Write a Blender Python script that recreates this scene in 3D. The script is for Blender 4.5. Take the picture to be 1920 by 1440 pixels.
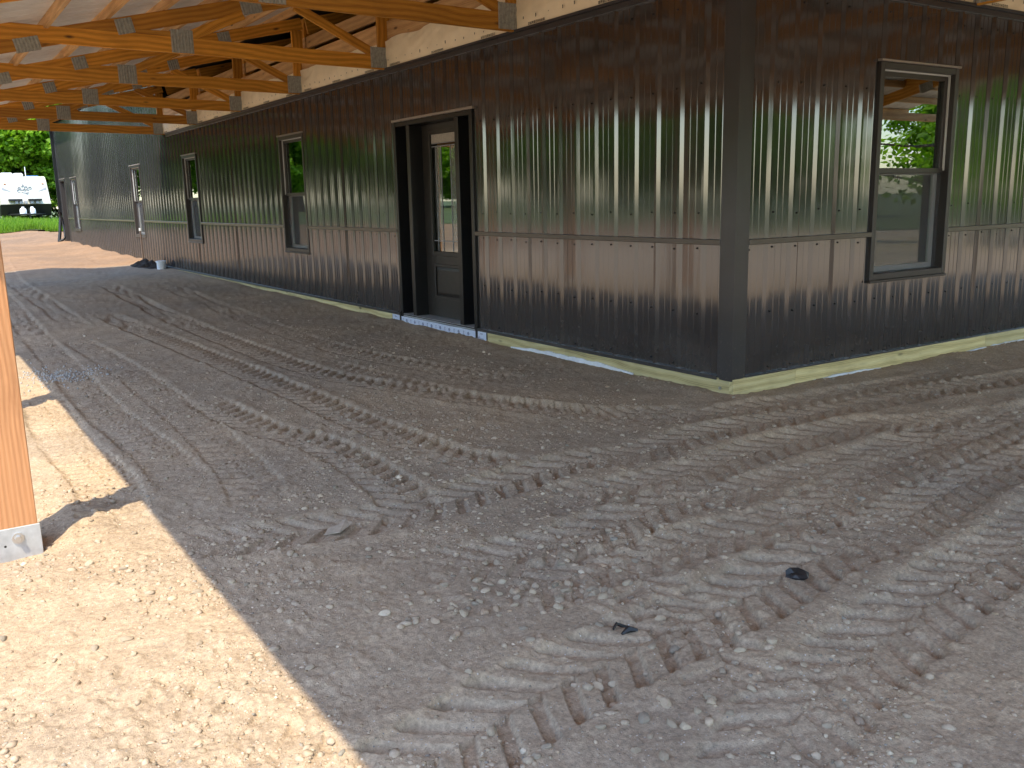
import bpy, bmesh, math, random
import numpy as np
from mathutils import Matrix, Vector
random.seed(7); rng = np.random.default_rng(7)
for o in list(bpy.data.objects): bpy.data.objects.remove(o)
scn = bpy.context.scene
COL = scn.collection
R = math.radians

# ---------------------------------------------------------------- camera, sky, sun, exposure
# world: z up, house corner at origin, wall A (porch side with door) on x=0 running +Y, wall B on y=0 running +X
CAM = Vector((-4.4774, -4.1510, 1.3185))
MR = [[0.832804, 0.127526, -0.538679], [-0.553168, 0.154753, -0.81857], [-0.021027, 0.979688, 0.199422]]
cd = bpy.data.cameras.new('camera'); cam = bpy.data.objects.new('camera', cd); COL.objects.link(cam)
cam.matrix_world = Matrix.Translation(CAM) @ Matrix(MR).to_4x4()
cd.sensor_width = 36; cd.lens = 1705 / 1920 * 36; cd.clip_start = 0.05; cd.clip_end = 2000
scn.camera = cam
KX, KY = 0.44, 0.345                       # how far a shadow travels per metre of drop
SUNDIR = Vector((KX, KY, -1)).normalized()  # direction the light travels
ELEV = math.asin(-SUNDIR.z); AZ = math.atan2(-SUNDIR.x, -SUNDIR.y)
W = bpy.data.worlds.new('World'); scn.world = W; W.use_nodes = True
nt = W.node_tree; nt.nodes.clear()
sky = nt.nodes.new('ShaderNodeTexSky'); sky.sky_type = 'NISHITA'; sky.sun_disc = False
sky.sun_elevation = ELEV; sky.sun_rotation = AZ; sky.altitude = 200; sky.air_density = 1.25; sky.dust_density = 0.8; sky.ozone_density = 2.6
bg = nt.nodes.new('ShaderNodeBackground'); bg.inputs[1].default_value = 0.15
wo = nt.nodes.new('ShaderNodeOutputWorld'); nt.links.new(sky.outputs[0], bg.inputs[0]); nt.links.new(bg.outputs[0], wo.inputs[0])
sl = bpy.data.lights.new('sun', 'SUN'); sl.energy = 2.0; sl.angle = R(0.53); sl.color = (1.0, 0.87, 0.65)
so = bpy.data.objects.new('sun', sl); COL.objects.link(so); so.location = (-20, -16, 40)
so.rotation_euler = SUNDIR.to_track_quat('-Z', 'Y').to_euler()
scn.view_settings.view_transform = 'Standard'; scn.view_settings.look = 'None'; scn.view_settings.gamma = 1; scn.view_settings.use_curve_mapping = False
scn.view_settings.exposure = 1.9
scn.render.engine = 'CYCLES'
scn.cycles.max_bounces = 7; scn.cycles.diffuse_bounces = 4; scn.cycles.glossy_bounces = 3; scn.cycles.transparent_max_bounces = 16

# ---------------------------------------------------------------- material helpers
def nmat(name):
    m = bpy.data.materials.new(name); m.use_nodes = True
    t = m.node_tree; b = t.nodes['Principled BSDF']
    return m, t, b
def N(t, typ, **kw):
    n = t.nodes.new(typ)
    for k, v in kw.items(): setattr(n, k, v)
    return n
def L(t, a, b): t.links.new(a, b)
def ramp(t, fac, stops, interp='LINEAR'):
    r = N(t, 'ShaderNodeValToRGB'); r.color_ramp.interpolation = interp
    e = r.color_ramp.elements
    while len(e) > 1: e.remove(e[-1])
    e[0].position = stops[0][0]; e[0].color = (*stops[0][1], 1)
    for p, c in stops[1:]:
        x = e.new(p); x.color = (*c, 1)
    L(t, fac, r.inputs[0]); return r.outputs[0]
def coords(t, scale=(1, 1, 1), out='Object', rnd=False):
    tc = N(t, 'ShaderNodeTexCoord'); mp = N(t, 'ShaderNodeMapping'); mp.inputs['Scale'].default_value = scale
    src = tc.outputs[out]
    if rnd:
        oi = N(t, 'ShaderNodeObjectInfo'); mu = N(t, 'ShaderNodeMath', operation='MULTIPLY'); mu.inputs[1].default_value = 37.0
        L(t, oi.outputs['Random'], mu.inputs[0]); cb = N(t, 'ShaderNodeCombineXYZ')
        for i in range(3): L(t, mu.outputs[0], cb.inputs[i])
        ad = N(t, 'ShaderNodeVectorMath', operation='ADD'); L(t, src, ad.inputs[0]); L(t, cb.outputs[0], ad.inputs[1]); src = ad.outputs[0]
    L(t, src, mp.inputs[0]); return mp.outputs[0]
def noise(t, vec, scale, detail=4, rough=0.55, dist=0.0):
    n = N(t, 'ShaderNodeTexNoise'); n.inputs['Scale'].default_value = scale; n.inputs['Detail'].default_value = detail
    n.inputs['Roughness'].default_value = rough; n.inputs['Distortion'].default_value = dist
    L(t, vec, n.inputs['Vector']); return n.outputs['Fac']
def bump(t, b, h, strength, dist):
    n = N(t, 'ShaderNodeBump'); n.inputs['Strength'].default_value = strength; n.inputs['Distance'].default_value = dist
    L(t, h, n.inputs['Height'])
    prev = b.inputs['Normal'].links
    if prev: L(t, prev[0].from_socket, n.inputs['Normal'])
    L(t, n.outputs[0], b.inputs['Normal'])
def mix(t, fac, a, b, mode='MIX'):
    n = N(t, 'ShaderNodeMix', data_type='RGBA', blend_type=mode)
    if isinstance(fac, (int, float)): n.inputs[0].default_value = fac
    else: L(t, fac, n.inputs[0])
    for s, v in ((6, a), (7, b)):
        if isinstance(v, tuple): n.inputs[s].default_value = (*v, 1)
        else: L(t, v, n.inputs[s])
    return n.outputs[2]
def plain(name, col, rough=0.6, metal=0.0, spec=0.5, nscale=None, namp=0.25):
    m, t, b = nmat(name)
    b.inputs['Roughness'].default_value = rough; b.inputs['Metallic'].default_value = metal; b.inputs['Specular IOR Level'].default_value = spec
    if nscale:
        f = noise(t, coords(t), nscale, 5)
        c = ramp(t, f, [(0.3, tuple(v * (1 - namp) for v in col)), (0.7, tuple(min(1, v * (1 + namp)) for v in col))])
        L(t, c, b.inputs['Base Color'])
    else: b.inputs['Base Color'].default_value = (*col, 1)
    return m

MAT = {}
def soil(name, c0, c1, c2, use_attr=False):
    m, t, b = nmat(name)
    v = coords(t)
    big = noise(t, v, 0.55, 4, 0.6)
    mid = noise(t, v, 5.0, 5, 0.6)
    fine = noise(t, v, 70.0, 4, 0.7)
    grain = noise(t, v, 260.0, 2, 0.6)
    c = ramp(t, mid, [(0.28, c0), (0.5, c1), (0.74, c2)])
    cb = ramp(t, big, [(0.35, (0.82, 0.84, 0.87)), (0.65, (1.1, 1.06, 1.0))])
    c = mix(t, 1.0, c, cb, 'MULTIPLY')
    # the native ground past the end of the porch is a redder, darker loam
    sx = N(t, 'ShaderNodeSeparateXYZ'); L(t, v, sx.inputs[0])
    ya = N(t, 'ShaderNodeMath', operation='MULTIPLY_ADD'); ya.inputs[1].default_value = 5.0; L(t, big, ya.inputs[0]); L(t, sx.outputs[1], ya.inputs[2])
    mr = N(t, 'ShaderNodeMapRange', interpolation_type='SMOOTHSTEP'); mr.inputs[1].default_value = 15.0; mr.inputs[2].default_value = 20.5; L(t, ya.outputs[0], mr.inputs[0])
    c = mix(t, mr.outputs[0], c, mix(t, 1.0, c, (0.60, 0.50, 0.44), 'MULTIPLY'))
    cf = ramp(t, fine, [(0.3, (0.64, 0.64, 0.64)), (0.52, (1, 1, 1)), (0.72, (1.3, 1.29, 1.27))])
    c = mix(t, 1.0, c, cf, 'MULTIPLY')
    vo = N(t, 'ShaderNodeTexVoronoi'); vo.inputs['Scale'].default_value = 85; L(t, v, vo.inputs['Vector'])
    sp = N(t, 'ShaderNodeMath', operation='LESS_THAN'); sp.inputs[1].default_value = 0.20; L(t, vo.outputs['Distance'], sp.inputs[0])
    sep = N(t, 'ShaderNodeSeparateColor'); L(t, vo.outputs['Color'], sep.inputs[0])
    gt = N(t, 'ShaderNodeMath', operation='GREATER_THAN'); gt.inputs[1].default_value = 0.72; L(t, sep.outputs[0], gt.inputs[0])
    mm = N(t, 'ShaderNodeMath', operation='MULTIPLY'); L(t, sp.outputs[0], mm.inputs[0]); L(t, gt.outputs[0], mm.inputs[1])
    pc = ramp(t, sep.outputs[1], [(0.1, (0.2, 0.19, 0.18)), (0.5, (0.42, 0.38, 0.33)), (0.9, (0.62, 0.58, 0.52))])
    c = mix(t, mm.outputs[0], c, pc)
    L(t, c, b.inputs['Base Color']); b.inputs['Roughness'].default_value = 0.95; b.inputs['Specular IOR Level'].default_value = 0.15
    bump(t, b, noise(t, v, 45.0, 6, 0.75), 0.6, 0.013)
    bump(t, b, grain, 0.6, 0.004)
    bump(t, b, mm.outputs[0], 0.35, 0.004)
    return m
MAT['soil'] = soil('soil', (0.37, 0.284, 0.202), (0.44, 0.342, 0.245), (0.49, 0.388, 0.285))
MAT['darksoil'] = soil('dark_soil', (0.03, 0.026, 0.024), (0.05, 0.043, 0.038), (0.09, 0.075, 0.062))

def stone_mat():
    m, t, b = nmat('stone')
    oi = N(t, 'ShaderNodeObjectInfo')
    c = ramp(t, oi.outputs['Random'], [(0.0, (0.26, 0.235, 0.20)), (0.3, (0.38, 0.325, 0.26)), (0.5, (0.31, 0.265, 0.21)), (0.7, (0.43, 0.375, 0.30)), (0.85, (0.38, 0.29, 0.22)), (0.95, (0.44, 0.385, 0.31)), (1.0, (0.56, 0.50, 0.42))])
    f = noise(t, coords(t), 60, 5)
    c = mix(t, 1.0, c, ramp(t, f, [(0.3, (0.78, 0.72, 0.64)), (0.7, (1.15, 1.07, 0.95))]), 'MULTIPLY')
    L(t, c, b.inputs['Base Color']); b.inputs['Roughness'].default_value = 0.8
    bump(t, b, f, 0.3, 0.004); return m
MAT['stone'] = stone_mat()
def gravel_mat():
    m, t, b = nmat('gravel')
    a = N(t, 'ShaderNodeAttribute'); a.attribute_name = 'tone'
    f = noise(t, coords(t), 120, 3)
    c = mix(t, 1.0, a.outputs['Color'], ramp(t, f, [(0.3, (0.8, 0.8, 0.8)), (0.7, (1.15, 1.15, 1.15))]), 'MULTIPLY')
    L(t, c, b.inputs['Base Color']); b.inputs['Roughness'].default_value = 0.85; b.inputs['Specular IOR Level'].default_value = 0.3; return m
MAT['gravel'] = gravel_mat()

def steel_mat(name, base, rough, ior=1.55):
    m, t, b = nmat(name)
    v = coords(t, out='Object')
    n1 = noise(t, v, 3.0, 4)
    c = ramp(t, n1, [(0.35, tuple(x * 0.85 for x in base)), (0.65, tuple(x * 1.15 for x in base))])
    # dust and mud specks splashed up near the ground
    sx = N(t, 'ShaderNodeSeparateXYZ'); L(t, v, sx.inputs[0])
    mr = N(t, 'ShaderNodeMapRange', interpolation_type='SMOOTHSTEP'); mr.inputs[1].default_value = 0.62; mr.inputs[2].default_value = 0.06; L(t, sx.outputs[2], mr.inputs[0])
    sp = ramp(t, noise(t, v, 55, 3, 0.7), [(0.60, (0, 0, 0)), (0.70, (1, 1, 1))])
    film = ramp(t, noise(t, v, 2.6, 5, 0.7), [(0.35, (0.0, 0.0, 0.0)), (0.8, (0.35, 0.35, 0.35))])
    mu = N(t, 'ShaderNodeMath', operation='MULTIPLY'); L(t, mr.outputs[0], mu.inputs[0]); L(t, sp, mu.inputs[1])
    mu2 = N(t, 'ShaderNodeMath', operation='MULTIPLY'); L(t, mr.outputs[0], mu2.inputs[0]); L(t, film, mu2.inputs[1])
    mxm = N(t, 'ShaderNodeMath', operation='MAXIMUM'); L(t, mu.outputs[0], mxm.inputs[0]); L(t, mu2.outputs[0], mxm.inputs[1])
    hf = N(t, 'ShaderNodeMath', operation='MULTIPLY'); hf.inputs[1].default_value = 0.5; L(t, mxm.outputs[0], hf.inputs[0])
    c = mix(t, hf.outputs[0], c, (0.24, 0.205, 0.165))
    L(t, c, b.inputs['Base Color'])
    rr = N(t, 'ShaderNodeMapRange'); rr.inputs[3].default_value = rough * 0.85; rr.inputs[4].default_value = rough * 1.3
    L(t, noise(t, coords(t, (1, 1, 0.25)), 9, 4), rr.inputs[0]); L(t, rr.outputs[0], b.inputs['Roughness'])
    b.inputs['IOR'].default_value = ior
    bump(t, b, noise(t, coords(t, (1, 1, 0.12)), 5.0, 3, 0.5), 0.10, 0.012)
    return m
MAT['steel'] = steel_mat('dark_bronze_steel', (0.030, 0.0295, 0.031), 0.09, 2.0)
MAT['trim'] = steel_mat('dark_trim', (0.034, 0.034, 0.037), 0.30, 1.6)
MAT['bandtrim'] = steel_mat('band_trim', (0.050, 0.038, 0.030), 0.28, 1.7)
MAT['capmetal'] = plain('pale_cap', (0.30, 0.255, 0.22), 0.35, 0.0, 0.8)
MAT['black'] = plain('black_trim', (0.008, 0.008, 0.009), 0.35)
MAT['doorpaint'] = plain('door_paint', (0.028, 0.024, 0.020), 0.42, nscale=14, namp=0.2)
MAT['frame'] = plain('window_frame', (0.040, 0.034, 0.032), 0.38)
MAT['vinyl'] = plain('white_vinyl', (0.62, 0.62, 0.6), 0.5)
MAT['void'] = plain('dark_void', (0.012, 0.011, 0.010), 0.9)
MAT['inwall'] = plain('interior_grey', (0.26, 0.26, 0.27), 0.8, nscale=3)
MAT['batt'] = plain('insulation_blanket', (0.36, 0.35, 0.34), 0.55, nscale=6, namp=0.3)
MAT['galv'] = plain('galvanised', (0.46, 0.48, 0.50), 0.42, 0.35, nscale=22, namp=0.15)
MAT['plate'] = plain('truss_plate', (0.40, 0.40, 0.36), 0.45, 0.2, nscale=40, namp=0.25)
MAT['foam'] = plain('white_foam', (0.72, 0.75, 0.78), 0.7, nscale=20, namp=0.08)
MAT['wrapwhite'] = plain('flashing_wrap', (0.62, 0.68, 0.80), 0.5, nscale=25, namp=0.06)
MAT['ink'] = plain('blue_ink', (0.05, 0.07, 0.20), 0.6)
MAT['blackink'] = plain('black_ink', (0.02, 0.02, 0.02), 0.6)
MAT['screw'] = plain('screw', (0.03, 0.027, 0.025), 0.3, 0.5)
MAT['bolt'] = plain('bolt', (0.55, 0.55, 0.55), 0.3, 0.8)
MAT['roofunder'] = plain('roof_underside', (0.72, 0.70, 0.67), 0.5, 0.0, 0.5, nscale=4, namp=0.1)
MAT['rooftop'] = plain('roof_top', (0.03, 0.03, 0.03), 0.4)
MAT['wrapcream'] = plain('cream_wrap', (0.88, 0.75, 0.52), 0.55, nscale=5, namp=0.07)
MAT['rust'] = plain('stake_steel', (0.13, 0.09, 0.07), 0.7, nscale=20)
MAT['plasticwhite'] = plain('white_plastic', (0.75, 0.77, 0.8), 0.4)
MAT['rubber'] = plain('black_plastic', (0.012, 0.012, 0.013), 0.45, nscale=30)
MAT['paper'] = plain('dry_scrap', (0.36, 0.29, 0.22), 0.8, nscale=30)

def wood(name, dark, mid, light, ring=9.0):
    # boards are built with their length on local X, so grain runs along X
    m, t, b = nmat(name)
    v = coords(t, (0.55, 1, 1), rnd=True)
    dn = N(t, 'ShaderNodeTexNoise'); dn.inputs['Scale'].default_value = 1.6; dn.inputs['Detail'].default_value = 2; L(t, v, dn.inputs['Vector'])
    sc = N(t, 'ShaderNodeVectorMath', operation='SCALE'); sc.inputs[3].default_value = 0.16; L(t, dn.outputs['Color'], sc.inputs[0])
    ad = N(t, 'ShaderNodeVectorMath', operation='ADD'); L(t, v, ad.inputs[0]); L(t, sc.outputs[0], ad.inputs[1])
    mp = N(t, 'ShaderNodeMapping'); mp.inputs['Scale'].default_value = (0.22, 1, 1); L(t, ad.outputs[0], mp.inputs[0])
    wv = N(t, 'ShaderNodeTexWave', wave_type='RINGS', rings_direction='X'); wv.inputs['Scale'].default_value = ring
    wv.inputs['Distortion'].default_value = 1.4; wv.inputs['Detail'].default_value = 2; wv.inputs['Detail Scale'].default_value = 1.2
    L(t, mp.outputs[0], wv.inputs['Vector'])
    c = ramp(t, wv.outputs['Fac'], [(0.0, light), (0.5, mid), (0.82, mid), (0.93, dark), (1.0, mid)])
    fib = noise(t, coords(t, (0.04, 1, 1), rnd=True), 140, 3)
    c = mix(t, 1.0, c, ramp(t, fib, [(0.3, (0.85, 0.84, 0.82)), (0.7, (1.1, 1.1, 1.1))]), 'MULTIPLY')
    oi = N(t, 'ShaderNodeObjectInfo')
    c = mix(t, 1.0, c, ramp(t, oi.outputs['Random'], [(0, (0.76, 0.74, 0.70)), (0.5, (1.0, 1.0, 1.0)), (1, (1.18, 1.15, 1.08))]), 'MULTIPLY')
    grime = noise(t, coords(t, (0.6, 1, 1), rnd=True), 3.0, 5, 0.65)
    c = mix(t, 1.0, c, ramp(t, grime, [(0.25, (0.72, 0.69, 0.66)), (0.5, (1, 1, 1)), (0.75, (1.06, 1.05, 1.04))]), 'MULTIPLY')
    # knots
    vo = N(t, 'ShaderNodeTexVoronoi'); vo.inputs['Scale'].default_value = 1.0; L(t, coords(t, (2.4, 7, 7), rnd=True), vo.inputs['Vector'])
    kf = ramp(t, vo.outputs['Distance'], [(0.05, (1, 1, 1)), (0.13, (0, 0, 0))])
    c = mix(t, kf, c, tuple(x * 0.28 for x in dark))
    L(t, c, b.inputs['Base Color']); b.inputs['Roughness'].default_value = 0.6
    bump(t, b, fib, 0.15, 0.002); return m
MAT['pine'] = wood('yellow_pine', (0.36, 0.12, 0.008), (0.62, 0.27, 0.022), (0.70, 0.33, 0.04))
MAT['spruce'] = wood('pale_spruce', (0.46, 0.24, 0.09), (0.62, 0.365, 0.155), (0.68, 0.42, 0.19), 6.0)
MAT['post'] = wood('fir_post', (0.33, 0.145, 0.06), (0.44, 0.215, 0.10), (0.48, 0.245, 0.12), 22.0)
MAT['treated'] = wood('treated_board', (0.34, 0.27, 0.11), (0.58, 0.50, 0.25), (0.64, 0.57, 0.31), 7.0)

def glass_mat(name, tint=(1, 1, 1), boost=1.0, base=0.10):
    m = bpy.data.materials.new(name); m.use_nodes = True; t = m.node_tree; t.nodes.clear()
    fr = N(t, 'ShaderNodeFresnel'); fr.inputs[0].default_value = 1.5
    ma = N(t, 'ShaderNodeMath', operation='MULTIPLY_ADD'); ma.inputs[1].default_value = boost; ma.inputs[2].default_value = base; ma.use_clamp = True
    L(t, fr.outputs[0], ma.inputs[0])
    tr = N(t, 'ShaderNodeBsdfTransparent'); tr.inputs[0].default_value = (*tint, 1)
    gl = N(t, 'ShaderNodeBsdfGlossy'); gl.inputs['Roughness'].default_value = 0.005; gl.inputs[0].default_value = (0.93, 1, 0.96, 1)
    mx = N(t, 'ShaderNodeMixShader'); L(t, ma.outputs[0], mx.inputs[0]); L(t, tr.outputs[0], mx.inputs[1]); L(t, gl.outputs[0], mx.inputs[2])
    o = N(t, 'ShaderNodeOutputMaterial'); L(t, mx.outputs[0], o.inputs[0]); return m
MAT['glass'] = glass_mat('window_glass', (0.80, 0.86, 0.83), 1.3, 0.16)
def screen_mat():
    m = bpy.data.materials.new('insect_screen'); m.use_nodes = True; t = m.node_tree; b = t.nodes['Principled BSDF']
    b.inputs['Base Color'].default_value = (0.09, 0.09, 0.095, 1); b.inputs['Roughness'].default_value = 0.6; b.inputs['Alpha'].default_value = 0.28
    return m
MAT['screen'] = screen_mat()

def leaf_mat(name, a, b_, c_):
    m = bpy.data.materials.new(name); m.use_nodes = True; t = m.node_tree; t.nodes.clear()
    at = N(t, 'ShaderNodeAttribute'); at.attribute_name = 'tone'
    col = ramp(t, at.outputs['Fac'], [(0, a), (0.5, b_), (1, c_)])
    di = N(t, 'ShaderNodeBsdfPrincipled'); di.inputs['Roughness'].default_value = 0.5; di.inputs['Specular IOR Level'].default_value = 0.25; L(t, col, di.inputs['Base Color'])
    tl = N(t, 'ShaderNodeBsdfTranslucent'); c2 = mix(t, 1.0, col, (1.5, 1.75, 0.5), 'MULTIPLY'); L(t, c2, tl.inputs[0])
    mx = N(t, 'ShaderNodeMixShader'); mx.inputs[0].default_value = 0.5; L(t, di.outputs[0], mx.inputs[1]); L(t, tl.outputs[0], mx.inputs[2])
    o = N(t, 'ShaderNodeOutputMaterial'); L(t, mx.outputs[0], o.inputs[0]); return m
MAT['leaf'] = leaf_mat('maple_leaf', (0.085, 0.17, 0.010), (0.15, 0.28, 0.016), (0.22, 0.37, 0.028))
MAT['grass'] = leaf_mat('grass_blade', (0.10, 0.19, 0.02), (0.16, 0.27, 0.03), (0.22, 0.33, 0.05))
MAT['bark'] = plain('bark', (0.09, 0.07, 0.055), 0.9, nscale=9, namp=0.4)
MAT['turf'] = plain('turf', (0.075, 0.105, 0.028), 0.95, nscale=1.2, namp=0.35)
MAT['rvwhite'] = plain('camper_white', (0.60, 0.585, 0.50), 0.35)
MAT['rvblack'] = plain('camper_black', (0.014, 0.014, 0.015), 0.4)
MAT['rvgrey'] = plain('camper_grey', (0.30, 0.30, 0.32), 0.5)
MAT['amber'] = plain('amber_lens', (0.55, 0.12, 0.02), 0.3)
MAT['tank'] = plain('tank_white', (0.80, 0.82, 0.84), 0.35)
MAT['tyre'] = plain('tyre', (0.02, 0.02, 0.02), 0.8)
MAT['blue'] = plain('blue_cover', (0.06, 0.16, 0.42), 0.5)

# ---------------------------------------------------------------- object helpers
def link(name, me, mat=None, parent=None, M=None):
    o = bpy.data.objects.new(name, me); COL.objects.link(o)
    if mat and me is not None and not me.materials: me.materials.append(MAT[mat])
    if M is not None: o.matrix_world = M
    if parent is not None:
        o.parent = parent; o.matrix_parent_inverse = PW[parent.name].inverted()
    PW[o.name] = M.copy() if M is not None else Matrix.Identity(4)
    return o
PW = {}
def empty(name, loc, parent=None):
    o = bpy.data.objects.new(name, None); COL.objects.link(o); o.empty_display_size = 0.2
    Mx = Matrix.Translation(Vector(loc)); o.matrix_world = Mx
    if parent is not None: o.parent = parent; o.matrix_parent_inverse = PW[parent.name].inverted()
    PW[o.name] = Mx; return o
def tag(o, label=None, cat=None, group=None, kind=None):
    if label: o['label'] = label
    if cat: o['category'] = cat
    if group: o['group'] = group
    if kind: o['kind'] = kind
    return o
def mesh(name, verts, faces, smooth=False):
    me = bpy.data.meshes.new(name); me.from_pydata([tuple(v) for v in verts], [], faces); me.update()
    if smooth: me.polygons.foreach_set('use_smooth', [True] * len(me.polygons))
    return me
class MB:
    def __init__(s): s.v = []; s.f = []
    def add(s, vs, fs):
        n = len(s.v); s.v += [tuple(v) for v in vs]; s.f += [tuple(i + n for i in f) for f in fs]; return s
    def box(s, a, b):
        x0, y0, z0 = [min(p, q) for p, q in zip(a, b)]; x1, y1, z1 = [max(p, q) for p, q in zip(a, b)]
        return s.add([(x0, y0, z0), (x1, y0, z0), (x1, y1, z0), (x0, y1, z0), (x0, y0, z1), (x1, y0, z1), (x1, y1, z1), (x0, y1, z1)],
                     [(0, 3, 2, 1), (4, 5, 6, 7), (0, 1, 5, 4), (1, 2, 6, 5), (2, 3, 7, 6), (3, 0, 4, 7)])
    def cham(s, a, b, c=0.004):
        # box with chamfered long edges, through bmesh
        bm = bmesh.new(); bmesh.ops.create_cube(bm, size=1)
        for v in bm.verts: v.co = Vector([(a[i] + b[i]) / 2 + v.co[i] * abs(b[i] - a[i]) for i in range(3)])
        bmesh.ops.bevel(bm, geom=bm.edges[:], offset=c, segments=1, affect='EDGES')
        bm.verts.index_update(); s.add([v.co[:] for v in bm.verts], [[v.index for v in f.verts] for f in bm.faces]); bm.free(); return s
    def tube(s, pts, rad, n=8, cap=True):
        pts = [Vector(p) for p in pts]; rad = rad if isinstance(rad, (list, tuple)) else [rad] * len(pts)
        rings = []
        for i, p in enumerate(pts):
            d = (pts[min(i + 1, len(pts) - 1)] - pts[max(i - 1, 0)]).normalized()
            u = d.cross(Vector((0, 0, 1)));
            if u.length < 1e-3: u = d.cross(Vector((0, 1, 0)))
            u.normalize(); w = d.cross(u)
            rings.append([p + float(rad[i]) * (math.cos(2 * math.pi * k / n) * u + math.sin(2 * math.pi * k / n) * w) for k in range(n)])
        vs = [v for r in rings for v in r]; fs = []
        for i in range(len(pts) - 1):
            for k in range(n): fs.append((i * n + k, i * n + (k + 1) % n, (i + 1) * n + (k + 1) % n, (i + 1) * n + k))
        if cap: fs.append(tuple(range(n))); fs.append(tuple((len(pts) - 1) * n + k for k in reversed(range(n))))
        return s.add(vs, fs)
    def build(s, name, mat, parent=None, smooth=False, M=None):
        return link(name, mesh(name, s.v, s.f, smooth), mat, parent, M)

def board(name, p0, p1, w, th, mat, parent, up=(0, 0, 1), cut0=0.0, cut1=0.0):
    """board from p0 to p1 (centre line); w is measured along 'up', th sideways. cut0/cut1 slant the ends."""
    p0 = Vector(p0); p1 = Vector(p1); X = (p1 - p0); ln = X.length; X.normalize()
    Z = Vector(up) - X * X.dot(Vector(up)); Z.normalize(); Y = Z.cross(X)
    Mx = Matrix((X, Y, Z)).transposed().to_4x4(); Mx.translation = (p0 + p1) / 2
    h, t2, z = ln / 2, th / 2, w / 2; c = 0.003
    prof = [(-t2 + c, -z), (t2 - c, -z), (t2, -z + c), (t2, z - c), (t2 - c, z), (-t2 + c, z), (-t2, z - c), (-t2, -z + c)]
    vs = [(-h + cut0 * q / z, p, q) for p, q in prof] + [(h + cut1 * q / z, p, q) for p, q in prof]
    fs = [(i, (i + 1) % 8, 8 + (i + 1) % 8, 8 + i) for i in range(8)] + [tuple(reversed(range(8))), tuple(range(8, 16))]
    return link(name, mesh(name, vs, fs), mat, parent, Mx)

# ---------------------------------------------------------------- ground heights
def hash2(ix, iy, seed):
    h = (ix.astype(np.int64) * 374761393 + iy.astype(np.int64) * 668265263 + seed * 1442695041) & 0xFFFFFFFF
    h = ((h ^ (h >> 13)) * 1274126177) & 0xFFFFFFFF; h = h ^ (h >> 16)
    return (h & 0xFFFFFF) / float(0xFFFFFF)
def vnoise(x, y, sc, seed):
    x = x / sc; y = y / sc; ix = np.floor(x); iy = np.floor(y); fx = x - ix; fy = y - iy
    fx = fx * fx * fx * (fx * (fx * 6 - 15) + 10); fy = fy * fy * fy * (fy * (fy * 6 - 15) + 10)
    a = hash2(ix, iy, seed); b = hash2(ix + 1, iy, seed); c = hash2(ix, iy + 1, seed); d = hash2(ix + 1, iy + 1, seed)
    return (a + (b - a) * fx) * (1 - fy) + (c + (d - c) * fx) * fy - 0.5
def sstep(a, b, x):
    t = np.clip((x - a) / (b - a), 0, 1); return t * t * (3 - 2 * t)
def spline(pts, n=14):
    P = np.array(pts, float); P = np.vstack([2 * P[0] - P[1], P, 2 * P[-1] - P[-2]]); out = []
    for i in range(1, len(P) - 2):
        for t in np.linspace(0, 1, n, endpoint=False):
            a, b, c, d = P[i - 1:i + 3]
            out.append(0.5 * (2 * b + (c - a) * t + (2 * a - 5 * b + 4 * c - d) * t * t + (3 * b - a - 3 * c + d) * t ** 3))
    out.append(P[-2]); return np.array(out)
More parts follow.
